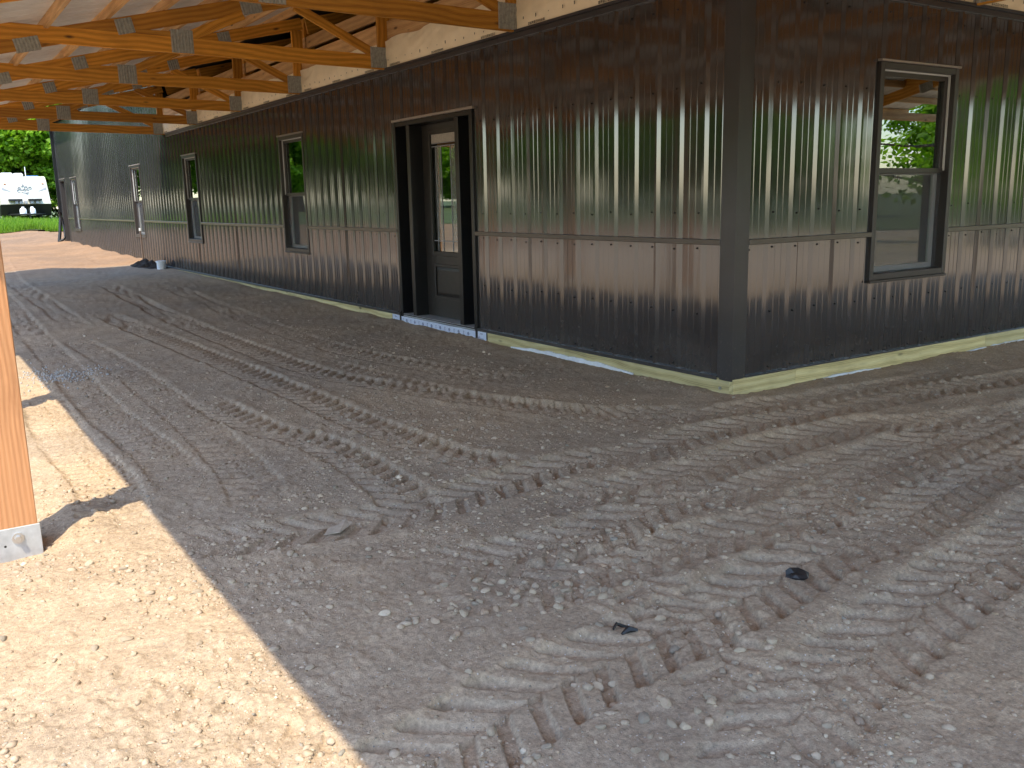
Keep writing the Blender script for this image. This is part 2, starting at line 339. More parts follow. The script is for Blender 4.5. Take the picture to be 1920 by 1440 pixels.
# tyre tracks left by the loader: (points, width, pitch, depth, slant)
TRACKS = [
    ([(-3.35, 12.0), (-3.40, 9.0), (-3.46, 5.5), (-3.50, 3.9), (-3.52, 2.1), (-3.47, 0.8), (-3.50, 0.0)], 0.28, 0.085, 0.020, 0.25),
    ([(-1.75, 12.0), (-1.86, 9.2), (-1.95, 4.85), (-1.90, 2.9), (-1.70, 1.9), (-1.36, 0.95), (-1.0, 0.2), (-0.3, -0.25)], 0.30, 0.12, 0.026, 0.6),
    ([(-2.50, 8.0), (-2.42, 5.2), (-2.36, 3.3), (-2.29, 1.9), (-2.26, 0.7), (-2.20, -0.1), (-1.95, -0.6)], 0.30, 0.12, 0.028, 0.6),
    ([(-3.9, -0.55), (-3.3, -0.70), (-2.8, -0.77), (-2.2, -0.66), (-1.8, -0.60), (-1.4, -0.66), (-0.8, -0.60), (-0.1, -0.65), (0.9, -0.70), (1.6, -0.8), (3.5, -1.1)], 0.34, 0.125, 0.034, 0.75),
    ([(-2.9, 2.2), (-2.84, 1.2), (-2.68, 0.55), (-2.70, -0.4), (-2.85, -1.0)], 0.28, 0.12, 0.026, 0.6),
    ([(-4.0, -2.5), (-3.5, -2.38), (-3.2, -2.30), (-2.75, -2.24), (-2.3, -2.20), (-1.9, -2.12), (-1.4, -2.10), (-0.55, -1.93), (0.12, -1.87), (1.5, -1.7), (3.5, -1.6)], 0.36, 0.13, 0.032, 0.75),
    ([(-2.3, -0.95), (-1.6, -1.10), (-0.8, -1.00), (-0.08, -1.02), (0.4, -1.20), (1.05, -1.38), (3.0, -1.9)], 0.34, 0.125, 0.026, 0.75),
    ([(-3.4, -3.1), (-2.7, -2.77), (-2.2, -2.65), (-1.55, -2.53), (-1.0, -2.46), (0.5, -2.2), (2.5, -2.0)], 0.34, 0.13, 0.026, 0.75),
    ([(-1.70, 3.2), (-1.58, 2.3), (-1.44, 1.2), (-1.15, 0.35), (-0.9, -0.15), (-0.35, -0.30), (0.6, -0.42), (2.0, -0.5)], 0.30, 0.12, 0.020, 0.6),
    ([(-3.82, 3.0), (-3.84, 1.4), (-3.80, 0.55), (-3.86, 0.0), (-3.92, -0.5)], 0.30, 0.085, 0.020, 0.2),
    ([(-3.2, -1.35), (-2.5, -1.45), (-1.8, -1.35), (-1.1, -1.45), (-0.3, -1.42), (1.2, -1.3)], 0.36, 0.13, 0.022, 0.75),
    ([(-3.05, -1.75), (-2.3, -1.72), (-1.6, -1.80), (-0.9, -1.65), (0.3, -1.55), (1.8, -1.35)], 0.34, 0.13, 0.022, 0.75),
    ([(-3.15, 6.0), (-3.1, 3.5), (-3.12, 1.5), (-3.2, 0.2), (-3.35, -0.5)], 0.28, 0.10, 0.014, 0.3),
    ([(-1.0, 11.0), (-1.2, 7.0), (-1.3, 4.0), (-1.05, 2.2), (-0.75, 1.2)], 0.30, 0.12, 0.014, 0.6),
    ([(-2.9, -2.75), (-2.65, -2.45), (-2.5, -2.0), (-2.35, -1.5), (-2.05, -1.0)], 0.30, 0.12, 0.016, 0.6),
    ([(-2.5, 22.0), (-2.7, 18.5), (-2.9, 15.0), (-2.95, 11.0), (-2.95, 7.0)], 0.30, 0.12, 0.018, 0.5),
    ([(-4.6, -1.3), (-4.2, -1.6), (-3.9, -2.2), (-3.6, -3.0)], 0.32, 0.12, 0.010, 0.5),
]
def track_h(x, y):
    H = np.zeros_like(x)
    for k, (pts, w, pitch, dep, sl_) in enumerate(TRACKS):
        dep = dep * 0.82
        P = spline(pts); seg = P[1:] - P[:-1]; ln = np.hypot(seg[:, 0], seg[:, 1]); S = np.concatenate([[0], np.cumsum(ln)])
        mg = w
        idx = np.nonzero((x > P[:, 0].min() - mg) & (x < P[:, 0].max() + mg) & (y > P[:, 1].min() - mg) & (y < P[:, 1].max() + mg))[0]
        if not len(idx): continue
        for ch in np.array_split(idx, max(1, len(idx) // 20000)):
            px = x[ch][:, None] - P[None, :-1, 0]; py = y[ch][:, None] - P[None, :-1, 1]
            tt = np.clip((px * seg[:, 0] + py * seg[:, 1]) / (ln ** 2), 0, 1)
            dx = px - tt * seg[:, 0]; dy = py - tt * seg[:, 1]; d2 = dx * dx + dy * dy
            j = d2.argmin(1); r = np.arange(len(ch))
            s = S[j] + tt[r, j] * ln[j]
            side = np.sign(seg[j, 0] * py[r, j] - seg[j, 1] * px[r, j]); a = np.sqrt(d2[r, j])
            wob = vnoise(x[ch], y[ch], 0.13, 90 + k) * 0.022
            hw = w / 2
            inside = 1 - sstep(hw * 0.88, hw * 1.04, a + wob * 0.6)
            ph = (s + wob * 0.5 + sl_ * a) / pitch + np.where(side > 0, 0.5, 0.0)
            fr = ph - np.floor(ph)
            lug = sstep(0.04, 0.11, fr) * (1 - sstep(0.44, 0.56, fr))
            sh = 0.60 + 0.60 * sstep(hw * 0.5, hw * 0.8, a)
            fade = np.clip(0.95 + 1.0 * vnoise(x[ch], y[ch], 0.7, 40 + k) + 0.3 * vnoise(x[ch], y[ch], 0.2, 60 + k), 0.12, 1.25)
            ends = sstep(0, 0.5, s) * (1 - sstep(S[-1] - 0.5, S[-1], s))
            h = -dep * inside * (0.25 + lug * sh) * fade
            h += dep * 0.3 * np.exp(-((a - hw * 1.15) / (0.17 * w)) ** 2) * fade
            H[ch] = np.where(np.abs(h) > 0.004, H[ch] * (1 - 0.55 * inside * ends), H[ch]) + h * ends
    return H
def ground_h(x, y, detail=True):
    x = np.asarray(x, float); y = np.asarray(y, float)
    h = np.interp(y, [-60, 2, 14, 29, 38, 44, 60, 200], [0, 0, 0.075, 0.17, 0.38, 0.5, 0.6, 0.8])
    h = h + 0.05 * vnoise(x, y, 3.5, 1) * sstep(0.6, 2.5, np.hypot(np.minimum(x, 0), np.minimum(y, 0)))
    h -= 0.045 * np.exp(-(((x + 4.26) / 0.22) ** 2 + ((y + 0.22) / 0.20) ** 2))        # hollow round the post's bracket
    h += 0.05 * np.exp(-(((x + 4.6) / 0.4) ** 2 + ((y + 0.75) / 0.25) ** 2))
    h += 0.035 * np.exp(-(((x + 3.98) / 0.12) ** 2 + ((y - 0.0) / 0.3) ** 2))
    h += 0.07 * np.exp(-(((x + 4.1) / 0.25) ** 2 + ((y - 2.3) / 0.2) ** 2))
    h += 0.06 * np.exp(-(((y - 15.6) / 0.7) ** 2)) * sstep(0.1, 0.5, -x) * (1 + 1.2 * vnoise(x, y, 1.1, 77))   # ridge where the roof ends
    h += 0.10 * np.exp(-((np.maximum(x, -9) + 0.0) / 0.6) ** 2) * sstep(16, 18, y) * (1 + vnoise(x, y, 0.8, 78)) * (x < 0.5)
    berm = np.exp(-((x + 0.12) / 0.14) ** 2) * (y > -0.2) * (y < 15) + np.exp(-((y + 0.12) / 0.14) ** 2) * (x > -0.2) * (x < 12)
    h += 0.018 * np.clip(berm, 0, 1) * (1 + 1.5 * vnoise(x, y, 0.35, 5))
    if detail:
        near = 1 - sstep(25, 45, np.hypot(x + 4.5, y + 4.2))
        h += 0.012 * vnoise(x, y, 0.8, 2)
        h += near * (0.007 * vnoise(x, y, 0.30, 3) + 0.004 * vnoise(x, y, 0.12, 4) + 0.005 * vnoise(x, y, 0.055, 6) + 0.004 * vnoise(x, y, 0.025, 7))
        cl = vnoise(x, y, 0.07, 8) + 0.5 * vnoise(x, y, 0.03, 9); patch = sstep(0.05, 0.3, vnoise(x, y, 0.9, 10))
        h += near * 0.02 * np.clip(cl - 0.18, 0, 1) * (0.5 + patch)
        h += near * 0.009 * np.clip(vnoise(x, y, 0.045, 14) + 0.6 * vnoise(x, y, 0.02, 15) - 0.05, 0, 1) * (0.35 + sstep(-0.1, 0.3, vnoise(x, y, 0.6, 16)))
        h += track_h(x, y)
    return h

# ---------------------------------------------------------------- ground mesh: rings round the viewer, fine where it is near
def build_ground():
    ax = math.atan2(0.81857, 0.538679)              # azimuth of the view
    th = [ax + a for a in np.linspace(-R(36), R(38), 860)]
    rest = np.linspace(th[-1], th[0] + 2 * math.pi, 110)[1:-1]
    th = np.array(list(th) + list(rest)); n = len(th)
    rr = np.concatenate([np.linspace(0.25, 1.55, 14), np.exp(np.arange(math.log(1.6), math.log(10.5), 0.0031)), np.exp(np.arange(math.log(10.6), math.log(40), 0.009)), np.exp(np.linspace(math.log(41), math.log(450), 26))])
    X = CAM.x + rr[:, None] * np.cos(th)[None, :]; Y = CAM.y + rr[:, None] * np.sin(th)[None, :]
    X = X.ravel(); Y = Y.ravel(); Z = ground_h(X, Y)
    vs = np.column_stack([X, Y, Z]); cz = float(ground_h(np.array([CAM.x]), np.array([CAM.y]))[0])
    vs = np.vstack([vs, [[CAM.x, CAM.y, cz]]])
    m = len(rr); i = np.arange(m - 1)[:, None]; k = np.arange(n)[None, :]; k2 = (k + 1) % n
    q = np.stack([i * n + k, (i + 1) * n + k, (i + 1) * n + k2, i * n + k2], -1).reshape(-1, 4)
    tri = np.column_stack([np.full(n, m * n), np.arange(n), (np.arange(n) + 1) % n])
    me = bpy.data.meshes.new('ground')
    nv = len(vs); nq = len(q); ntr = len(tri)
    me.vertices.add(nv); me.vertices.foreach_set('co', vs.ravel())
    me.loops.add(nq * 4 + ntr * 3); me.loops.foreach_set('vertex_index', np.concatenate([q.ravel(), tri.ravel()]).astype(np.int32))
    me.polygons.add(nq + ntr)
    me.polygons.foreach_set('loop_start', np.concatenate([np.arange(nq) * 4, nq * 4 + np.arange(ntr) * 3]).astype(np.int32))
    me.polygons.foreach_set('loop_total', np.concatenate([np.full(nq, 4), np.full(ntr, 3)]).astype(np.int32))
    me.polygons.foreach_set('use_smooth', np.ones(nq + ntr, bool))
    me.update(); me.validate()
    return tag(link('ground', me, 'soil'), kind='structure')
GROUND = build_ground()
def gz(x, y): return float(ground_h(np.array([x]), np.array([y]))[0])

# lawn: a sheet round the dirt yard
def build_lawn():
    n = 240; th = np.linspace(0, 2 * math.pi, n, endpoint=False)
    cx, cy = 2.0, 8.0
    base = 1 / np.sqrt((np.cos(th) / 33.0) ** 2 + (np.sin(th) / 30.0) ** 2)
    R0 = base + 1.6 * vnoise(np.cos(th) * 10, np.sin(th) * 10, 2.2, 31) + 0.5 * vnoise(np.cos(th) * 30, np.sin(th) * 30, 1.5, 32)
    rings = [0, 0.6, 1.5, 3, 5, 8, 12, 18, 27, 40, 60, 100, 170, 300, 420]
    V = []
    for d in rings:
        x = cx + (R0 + d) * np.cos(th); y = cy + (R0 + d) * np.sin(th); z = ground_h(x, y, False) + (0.0 if d == 0 else 0.05)
        V.append(np.column_stack([x, y, z + 0.012]))
    V = np.vstack(V); F = [(i * n + k, i * n + (k + 1) % n, (i + 1) * n + (k + 1) % n, (i + 1) * n + k) for i in range(len(rings) - 1) for k in range(n)]
    F = [tuple(reversed(f)) for f in F]
    return tag(link('lawn', mesh('lawn', V, F, True), 'turf'), kind='structure'), (cx, cy, th, R0)
LAWN, LE = build_lawn()

# ---------------------------------------------------------------- the house
HX, HY, YW = 9.0, 29.0, 14.65      # depth, length, where the porch stops
ZB, ZM0, ZM1, ZT, ZW = 0.108, 0.992, 1.028, 2.635, 4.15
house = tag(empty('house', (0, 0, 0)), 'long house clad in dark bronze ribbed steel, with door, windows and corner trim', 'house')
WA = [(7.40, 8.30), (12.52, 13.45), (17.05, 18.02), (25.62, 26.62)]   # windows in wall A (y range)
WZ = (0.685, 2.20)
DOOR = (3.20, 4.79, 0.095, 2.125)
FARDOOR = (27.75, 28.75, 0.20, 2.22)
WBW = (1.40, 2.34)
OPA = [(a, b, WZ[0], WZ[1]) for a, b in WA] + [(DOOR[0], DOOR[1], -0.1, DOOR[3]), (FARDOOR[0], FARDOOR[1], -0.1, FARDOOR[3])]
OPB = [(WBW[0], WBW[1], WZ[0], WZ[1]), (6.3, 7.2, WZ[0], WZ[1])]
def minus(rect, ops):
    out = [rect]
    for o in ops:
        nx = []
        for (a, b, c, d) in out:
            if o[1] <= a or o[0] >= b or o[3] <= c or o[2] >= d: nx.append((a, b, c, d)); continue
            if o[0] > a: nx.append((a, o[0], c, d))
            if o[1] < b: nx.append((o[1], b, c, d))
            a2, b2 = max(a, o[0]), min(b, o[1])
            if o[2] > c: nx.append((a2, b2, c, o[2]))
            if o[3] < d: nx.append((a2, b2, o[3], d))
        out = nx
    return [r for r in out if r[1] - r[0] > 1e-4 and r[3] - r[2] > 1e-4]
PITCH = 0.2286
def prof_pts(a, b, ph):
    """rib profile between a and b: (position, how far it stands proud)"""
    base = [(0.0, 0.0), (0.021, 0.019), (0.0415, 0.0195), (0.0625, 0.0), (0.107, 0.0), (0.111, 0.0032), (0.119, 0.0032), (0.123, 0.0), (0.168, 0.0), (0.172, 0.0032), (0.180, 0.0032), (0.184, 0.0)]
    pts = []
    k0 = int(math.floor((a - ph) / PITCH)) - 1; k1 = int(math.ceil((b - ph) / PITCH)) + 1
    for k in range(k0, k1):
        for u, h in base: pts.append((ph + k * PITCH + u, h))
    us = [p[0] for p in pts]; hs = [p[1] for p in pts]
    f = lambda u: float(np.interp(u, us, hs))
    return [(a, f(a))] + [p for p in pts if a + 1e-4 < p[0] < b - 1e-4] + [(b, f(b))]
def panel(axis, rect, ops, ph, off=0.0, parent=house):
    mb = MB()
    for (a, b, c, d) in minus(rect, ops):
        pr = prof_pts(a, b, ph); nz = max(1, int(round((d - c) / 0.4))); n = len(pr); vs = []
        for i in range(nz + 1):
            z = c + (d - c) * i / nz
            for u, h in pr:
                wv = 0.0007 * math.sin(u * 5.3 + z * 2.9 + rect[0]) * (0 < i < nz)
                vs.append((-(h + wv + off), u, z) if axis == 'A' else (u, -(h + wv + off), z))
        fs = []
        for i in range(nz):
            for k in range(n - 1):
                q = (i * n + k, i * n + k + 1, (i + 1) * n + k + 1, (i + 1) * n + k)
                fs.append(tuple(reversed(q)) if axis == 'A' else q)
        mb.add(vs, fs)
    return mb.build('steel_panel', 'steel', parent)
PHA, PHB = 0.02, 0.045
SH = 4 * PITCH
k = 0
y = 0.05
while y < HY - 0.05:
    y1 = min(y + SH, HY - 0.05, 14.655 if y < 14.65 else HY)
    panel('A', (y, y1, ZB, ZM0 + 0.015), OPA, PHA)
    panel('A', (y, y1, ZM1 - 0.015, ZT if y < 14.6 else ZW), OPA, PHA, 0.0012)
    y = y1
x = 0.05
while x < HX:
    x1 = min(x + SH, HX)
    panel('B', (x, x1, ZB, ZM0 + 0.015), OPB, PHB)
    panel('B', (x, x1, ZM1 - 0.015, ZT), OPB, PHB, 0.0012)
    x = x1
# screws, one by each rib, joined
def screws(axis, length, ph, ops, ztop):
    mb = MB(); rows = [ZB + 0.05, 0.53, ZM0 - 0.03, ZM1 + 0.17, 2.02, ztop - 0.1]
    k = 0
    while True:
        u = ph + k * PITCH + 0.082; k += 1
        if u > length - 0.1: break
        for zr in rows:
            z = zr + random.uniform(-0.012, 0.012); uu = u + random.uniform(-0.006, 0.006)
            if any(o[0] - 0.05 < uu < o[1] + 0.05 and o[2] - 0.06 < z < o[3] + 0.06 for o in ops): continue
            n = 6; rr_ = 0.0058
            ring = [(math.cos(2 * math.pi * i / n), math.sin(2 * math.pi * i / n)) for i in range(n)]
            vs = []
            for pr_, r_ in ((0.001, rr_ * 1.25), (0.004, rr_ * 1.15), (0.0045, rr_ * 0.75), (0.009, rr_ * 0.65)):
                for c_, s_ in ring:
                    vs.append((-pr_, uu + r_ * c_, z + r_ * s_) if axis == 'A' else (uu + r_ * c_, -pr_, z + r_ * s_))
            fs = [(i * n + j, i * n + (j + 1) % n, (i + 1) * n + (j + 1) % n, (i + 1) * n + j) for i in range(3) for j in range(n)] + [tuple(range(18, 24))]
            mb.add(vs, fs)
    o = mb.build('screws', 'screw', house); o['kind'] = 'stuff'
screws('A', HY, PHA, OPA, ZT); screws('B', HX, PHB, OPB, ZT)
# cores behind the steel, other walls, floors, roofs
def core(axis, length, ops, z0, z1, s0=0.0):
    mb = MB()
    for (a, b, c, d) in minus((s0, length, z0, z1), ops):
        mb.box((0.012, a, c), (0.15, b, d)) if axis == 'A' else mb.box((a, 0.012, c), (b, 0.15, d))
    return mb.build('wall_core', 'void', house)
core('A', YW, OPA, -0.2, 2.66, 0.16); core('A', HY, OPA, -0.2, ZW, YW); core('B', HX, OPB, -0.2, 2.66, 0.012)
mb = MB()
for (a, b, c, d) in minus((0.15, HY, -0.2, 4.1), [(4.35, 5.35, 0.72, 1.36), (1.2, 2.6, 0.7, 2.2), (5.55, 6.4, 0.7, 2.2), (17, 18.5, 0.9, 2.2)]): mb.box((HX - 0.15, a, c), (HX, b, d))  # the two tall openings flanking the small one are added to light the room
mb.build('back_wall', 'inwall', house)
MB().box((0.15, HY - 0.15, -0.2), (HX - 0.15, HY, 4.1)).build('end_wall', 'steel', house)
MB().box((0.15, 0.15, -0.2), (HX - 0.15, HY - 0.15, 0.055)).build('floor_slab', 'inwall', house)
MB().box((0.15, 0.15, 2.58), (HX - 0.15, HY - 0.15, 2.655)).build('ceiling', 'void', house)
MB().box((0.15, YW + 0.05, 0.055), (HX - 0.15, YW + 0.2, 4.2)).build('partition', 'inwall', house)
MB().box((3.0, 6.6, 0.055), (HX - 0.15, 6.7, 2.58)).build('partition', 'inwall', house)
# hip roof over the porch end of the house, gable roof on the tall end
RS = 0.235
def zr(x): return 2.60 + RS * (x + 3.59)          # underside of the top chords over porch A
Z0 = zr(0) + 0.14 + 0.09 + 0.03
r0 = 4.5; zr_ = Z0 + RS * r0
mb = MB(); top = [(0.0, 0.0, Z0), (HX, 0.0, Z0), (HX, YW + 0.1, Z0), (0.0, YW + 0.1, Z0), (r0, r0, zr_), (r0, YW + 0.1, zr_)]
fs = [(0, 1, 4), (1, 2, 5, 4), (2, 3, 5), (3, 0, 4, 5)]
mb.add(top, fs); mb.add([(a, b, c - 0.05) for a, b, c in top], [tuple(reversed(f)) for f in fs]); mb.build('main_roof', 'rooftop', house)
Z1 = ZW + 0.02
top = [(-0.30, YW - 0.15, Z1 - 0.07), (r0, YW - 0.15, Z1 + 1.2), (HX + 0.3, YW - 0.15, Z1 - 0.07), (-0.30, HY + 0.3, Z1 - 0.07), (r0, HY + 0.3, Z1 + 1.2), (HX + 0.3, HY + 0.3, Z1 - 0.07)]
mb = MB(); mb.add(top, [(0, 1, 4, 3), (1, 2, 5, 4)]); mb.add([(a, b, c - 0.08) for a, b, c in top], [(3, 4, 1, 0), (4, 5, 2, 1)])
mb.add([top[0], top[3], (top[3][0], top[3][1], top[3][2] - 0.16), (top[0][0], top[0][1], top[0][2] - 0.16)], [(0, 1, 2, 3)]); mb.build('tall_roof', 'rooftop', house)
MB().add([(0, HY, ZW), (HX, HY, ZW), (r0, HY, ZW + 1.2), (0, HY - .1, ZW), (HX, HY - .1, ZW), (r0, HY - .1, ZW + 1.2)], [(0, 1, 2), (5, 4, 3)]).build('gable', 'steel', house)
MB().add([(0, YW, 3.4), (HX, YW, 3.4), (HX, YW, ZW), (r0, YW, ZW + 1.2), (0, YW, ZW), (0, YW + .1, 3.4), (HX, YW + .1, 3.4), (HX, YW + .1, ZW), (r0, YW + .1, ZW + 1.2), (0, YW + .1, ZW)], [(4, 3, 2, 1, 0), (5, 6, 7, 8, 9), (0, 5, 9, 4)]).build('gable', 'steel', house)

# trims
def trimA(name, y0, y1, z0, z1, d0, d1, mat='trim', par=house): return MB().cham((-d1, y0, z0), (-d0, y1, z1), 0.003).build(name, mat, par)
def trimB(name, x0, x1, z0, z1, d0, d1, mat='trim', par=house): return MB().cham((x0, -d1, z0), (x1, -d0, z1), 0.003).build(name, mat, par)
# corner post trim: stepped L
mb = MB()
w_ = 0.112
prof = [(0.10, 0.0), (0.10, -0.022), (0.086, -0.022), (0.086, -0.030), (-0.030, -0.030), (-0.030, 0.086), (-0.022, 0.086), (-0.022, 0.10), (0.0, 0.10)]
prof = [(0.105, -0.001), (0.105, -0.024), (0.082, -0.024), (0.078, -0.031), (0.052, -0.031), (0.050, -0.034), (-0.034, -0.034), (-0.034, 0.050), (-0.031, 0.052), (-0.031, 0.078), (-0.024, 0.082), (-0.024, 0.105), (-0.001, 0.105)]
n = len(prof); mb.add([(a, b, ZB - 0.005) for a, b in prof] + [(a, b, ZT + 0.03) for a, b in prof], [(i, n + i, n + i + 1, i + 1) for i in range(n - 1)])
mb.build('corner_trim', 'trim', house)
mb = MB()
mb.cham((-0.034, HY - 0.1, 0.1), (-0.002, HY + 0.03, ZW), 0.003); mb.build('corner_trim', 'trim', house)
# mid band, split by openings
def band(axis, s0, s1):
    f = trimA if axis == 'A' else trimB
    o = f('band_trim', s0, s1, ZM0, ZM1, 0.004, 0.030, 'bandtrim')
bounds = sorted([(a, b) for a, b, c, d in OPA if c < 1.0 < d])
s = 0.106
for a, b in bounds + [(HY - 0.1, 0)]:
    band('A', s, a - 0.012); s = b + 0.012
s = 0.106
for a, b in [(o[0], o[1]) for o in OPB] + [(HX, 0)]:
    band('B', s, a - 0.012); s = b + 0.012
# base drip trim and top trim
s = 0.106
for a, b in [(DOOR[0], DOOR[1]), (FARDOOR[0], FARDOOR[1]), (HY - 0.1, 0)]:
    trimA('base_trim', s, a - 0.005, ZB - 0.012, ZB + 0.014, 0.003, 0.034, 'trim'); s = b + 0.005
trimB('base_trim', 0.106, HX, ZB - 0.012, ZB + 0.014, 0.003, 0.034, 'trim')
ya = 0.106
for ln in (2.6, 3.05, 3.05, 3.05, 2.6):
    yb = min(ya + ln, YW); trimA('top_trim', ya, yb - 0.002, ZT - 0.012, ZT + 0.028, 0.002, 0.034); trimA('top_trim_lip', ya, yb - 0.002, ZT + 0.0285, ZT + 0.052, 0.002, 0.046, 'trim'); ya = yb
trimB('top_trim', 0.106, HX, ZT - 0.012, ZT + 0.028, 0.002, 0.034); trimB('top_trim_lip', 0.106, HX, ZT + 0.0285, ZT + 0.052, 0.002, 0.046)
# treated skirt boards
ya = -0.005
for ln in (3.02, ):
    board('skirt_board', (-0.006, ya, 0.02), (-0.006, ya + ln, 0.02), 0.19, 0.036, 'treated', house)
ya = 5.02
for ln in (2.95, 3.35, 3.4):
    board('skirt_board', (-0.006, ya, 0.025), (-0.006, ya + ln - 0.003, 0.025), 0.19, 0.036, 'treated', house); ya += ln
xa = -0.024
for ln in (0.62, 2.4, 3.0, 2.9):
    board('skirt_board', (xa, -0.006 - 0.0185, 0.02), (xa + ln - 0.003, -0.006 - 0.0185, 0.02), 0.19, 0.037, 'treated', house); xa += ln
MB().tube([(-0.024, 0.07, 0.045), (-0.034, 0.07, 0.045)], 0.011, 8).build('bolt', 'bolt', house)
# white foam board peeping out under the skirt
def foam(axis, s0, s1, z, seed, up=0.026):
    r = random.Random(seed); mb = MB(); n = max(4, int((s1 - s0) / 0.06)); lo = []; hi = []
    for i in range(n + 1):
        s = s0 + (s1 - s0) * i / n; e = min(1, 4 * min(i, n - i) / n)
        lo.append((s, z - 0.12)); hi.append((s, z + (up + r.uniform(-0.006, 0.006)) * e))
    vs = []
    for d in (0.026, 0.040):
        for (s, zz) in lo + hi: vs.append((-d, s, zz) if axis == 'A' else (s, -0.02 - d, zz))
    m = n + 1; fs = []
    for i in range(n):
        fs += [(2 * m + i, 2 * m + i + 1, 3 * m + i + 1, 3 * m + i), (m + i, m + i + 1, 3 * m + i + 1, 3 * m + i)]
    fs += [(0, m, 3 * m, 2 * m), (n, m + n, 3 * m + n, 2 * m + n)]
    mb.add(vs, fs); mb.build('foam_board', 'foam', house)
foam('A', 0.95, 2.6, 0.018, 1); foam('B', 0.75, 1.55, 0.012, 2, 0.012); foam('B', 2.7, 4.2, 0.012, 3, 0.012)

# windows -------------------------------------------------------------
def window(axis, s0, s1, z0, z1, split=0.5, cap_len=0.02, simple=False):
    w = empty('window', (-0.0, (s0 + s1) / 2, z0) if axis == 'A' else ((s0 + s1) / 2, 0, z0), house)
    def bx(mb, a, b, c, d, d0, d1, ch=0.003):
        """box over a..b along the wall, c..d in height, d0..d1 in depth (positive = out)"""
        p, q = ((-d1, a, c), (-d0, b, d)) if axis == 'A' else ((a, -d1, c), (b, -d0, d))
        mb.cham(p, q, ch) if ch else mb.box(p, q); return mb
    # J-channel trim round the opening
    fr = MB(); t = 0.035
    bx(fr, s0 - 0.010, s0 + t, z0 - 0.01, z1 + 0.01, -0.07, 0.028); bx(fr, s1 - t, s1 + 0.010, z0 - 0.01, z1 + 0.01, -0.07, 0.028)
    bx(fr, s0 + t, s1 - t, z1 - t, z1 + 0.01, -0.07, 0.026); bx(fr, s0 + t, s1 - t, z0 - 0.01, z0 + t, -0.07, 0.026)
    fr.build('frame', 'frame', w)
    bx(MB(), s0 - cap_len, s1 + cap_len, z1 + 0.011, z1 + 0.027, 0.0, 0.040).build('drip_cap', 'capmetal', w)
    bx(MB(), s0 - 0.012, s1 + 0.012, z0 - 0.030, z0 - 0.011, 0.0, 0.036).build('sill', 'frame', w)
    a, b, c, d = s0 + t, s1 - t, z0 + t, z1 - t; zm = c + (d - c) * split; st = 0.042
    us = MB(); dep = (-0.060, -0.028)
    bx(us, a + 0.002, a + st, zm, d - 0.002, *dep); bx(us, b - st, b - 0.002, zm, d - 0.002, *dep); bx(us, a + st, b - st, d - st, d - 0.002, *dep); bx(us, a + 0.002, b - 0.002, zm - 0.02, zm + 0.018, -0.06, -0.022)
    us.build('upper_sash', 'frame', w)
    ls = MB(); dep = (-0.098, -0.066)
    bx(ls, a + 0.002, a + st, c + 0.002, zm + 0.01, *dep); bx(ls, b - st, b - 0.002, c + 0.002, zm + 0.01, *dep); bx(ls, a + st, b - st, c + 0.002, c + st, *dep); bx(ls, a + st, b - st, zm - 0.03, zm + 0.01, *dep)
    ls.build('lower_sash', 'vinyl' , w)
    bx(MB(), a + st - 0.005, b - st + 0.005, zm + 0.016, d - st + 0.005, -0.046, -0.042, 0).build('pane', 'glass', w)
    bx(MB(), a + st - 0.005, b - st + 0.005, c + st - 0.005, zm - 0.026, -0.084, -0.080, 0).build('pane', 'glass', w)
    bx(MB(), a + 0.001, b - 0.001, c + 0.001, zm - 0.021, -0.040, -0.038, 0).build('insect_screen', 'screen', w)
    gl_ = MB(); bx(gl_, a + 0.002, b - 0.002, d - 0.010, d - 0.0005, -0.026, -0.012, 0); bx(gl_, b - 0.010, b - 0.0005, zm, d - 0.011, -0.026, -0.012, 0)
    gl_.build('glazing_liner', 'vinyl', w)
    # white jamb extension inside
    jm = MB(); bx(jm, a - 0.02, a + 0.004, c, d, -0.16, -0.10, 0); bx(jm, b - 0.004, b + 0.02, c, d, -0.16, -0.10, 0); bx(jm, a, b, c - 0.02, c + 0.004, -0.16, -0.10, 0)
    jm.build('jamb', 'vinyl', w)
    return w, (a, b, c, d, zm)
for (a, b) in WA: window('A', a, b, *WZ)
wB, (wa, wb, wc, wd, wm) = window('B', WBW[0], WBW[1], WZ[0], WZ[1], 0.515)
window('B', 6.3, 7.2, WZ[0], WZ[1], 0.515)
# inside the near window: white rail and slat standing in for a reflection; glass sticker
mb = MB(); mb.cham((wa + 0.02, 0.105, wd - 0.115), (wb - 0.02, 0.122, wd - 0.095), 0.002)
for xx in (wa + 0.14, wb - 0.2): mb.tube([(xx - 0.035, 0.112, wd - 0.092), (xx - 0.02, 0.112, wd - 0.066), (xx + 0.02, 0.112, wd - 0.066), (xx + 0.035, 0.112, wd - 0.092)], 0.006, 6)
mb.build('reflection_rail', 'vinyl', wB)
board('reflection_slat', (wa + 0.15, 0.099, wd - 0.11), (wa + 0.085, 0.099, wd - 0.245), 0.004, 0.035, 'vinyl', wB, up=(0, 1, 0))
mb = MB()
for (x0, x1, z0, z1) in ((0, .20, 0, .012), (0, .20, .228, .24), (0, .012, .012, .228), (.188, .2, .012, .228), (.035, .05, .09, .19), (.05, .085, .178, .19), (.05, .075, .135, .147), (.10, .112, .09, .19), (.112, .14, .178, .19), (.112, .14, .09, .102), (.14, .152, .09, .19), (.03, .17, .045, .055), (.03, .17, .065, .07)):
    mb.box((wa + 0.30 + x0, 0.0475, wm + 0.22 + z0), (wa + 0.30 + x1, 0.0483, wm + 0.22 + z1))
mb.build('sticker', 'foam', wB)
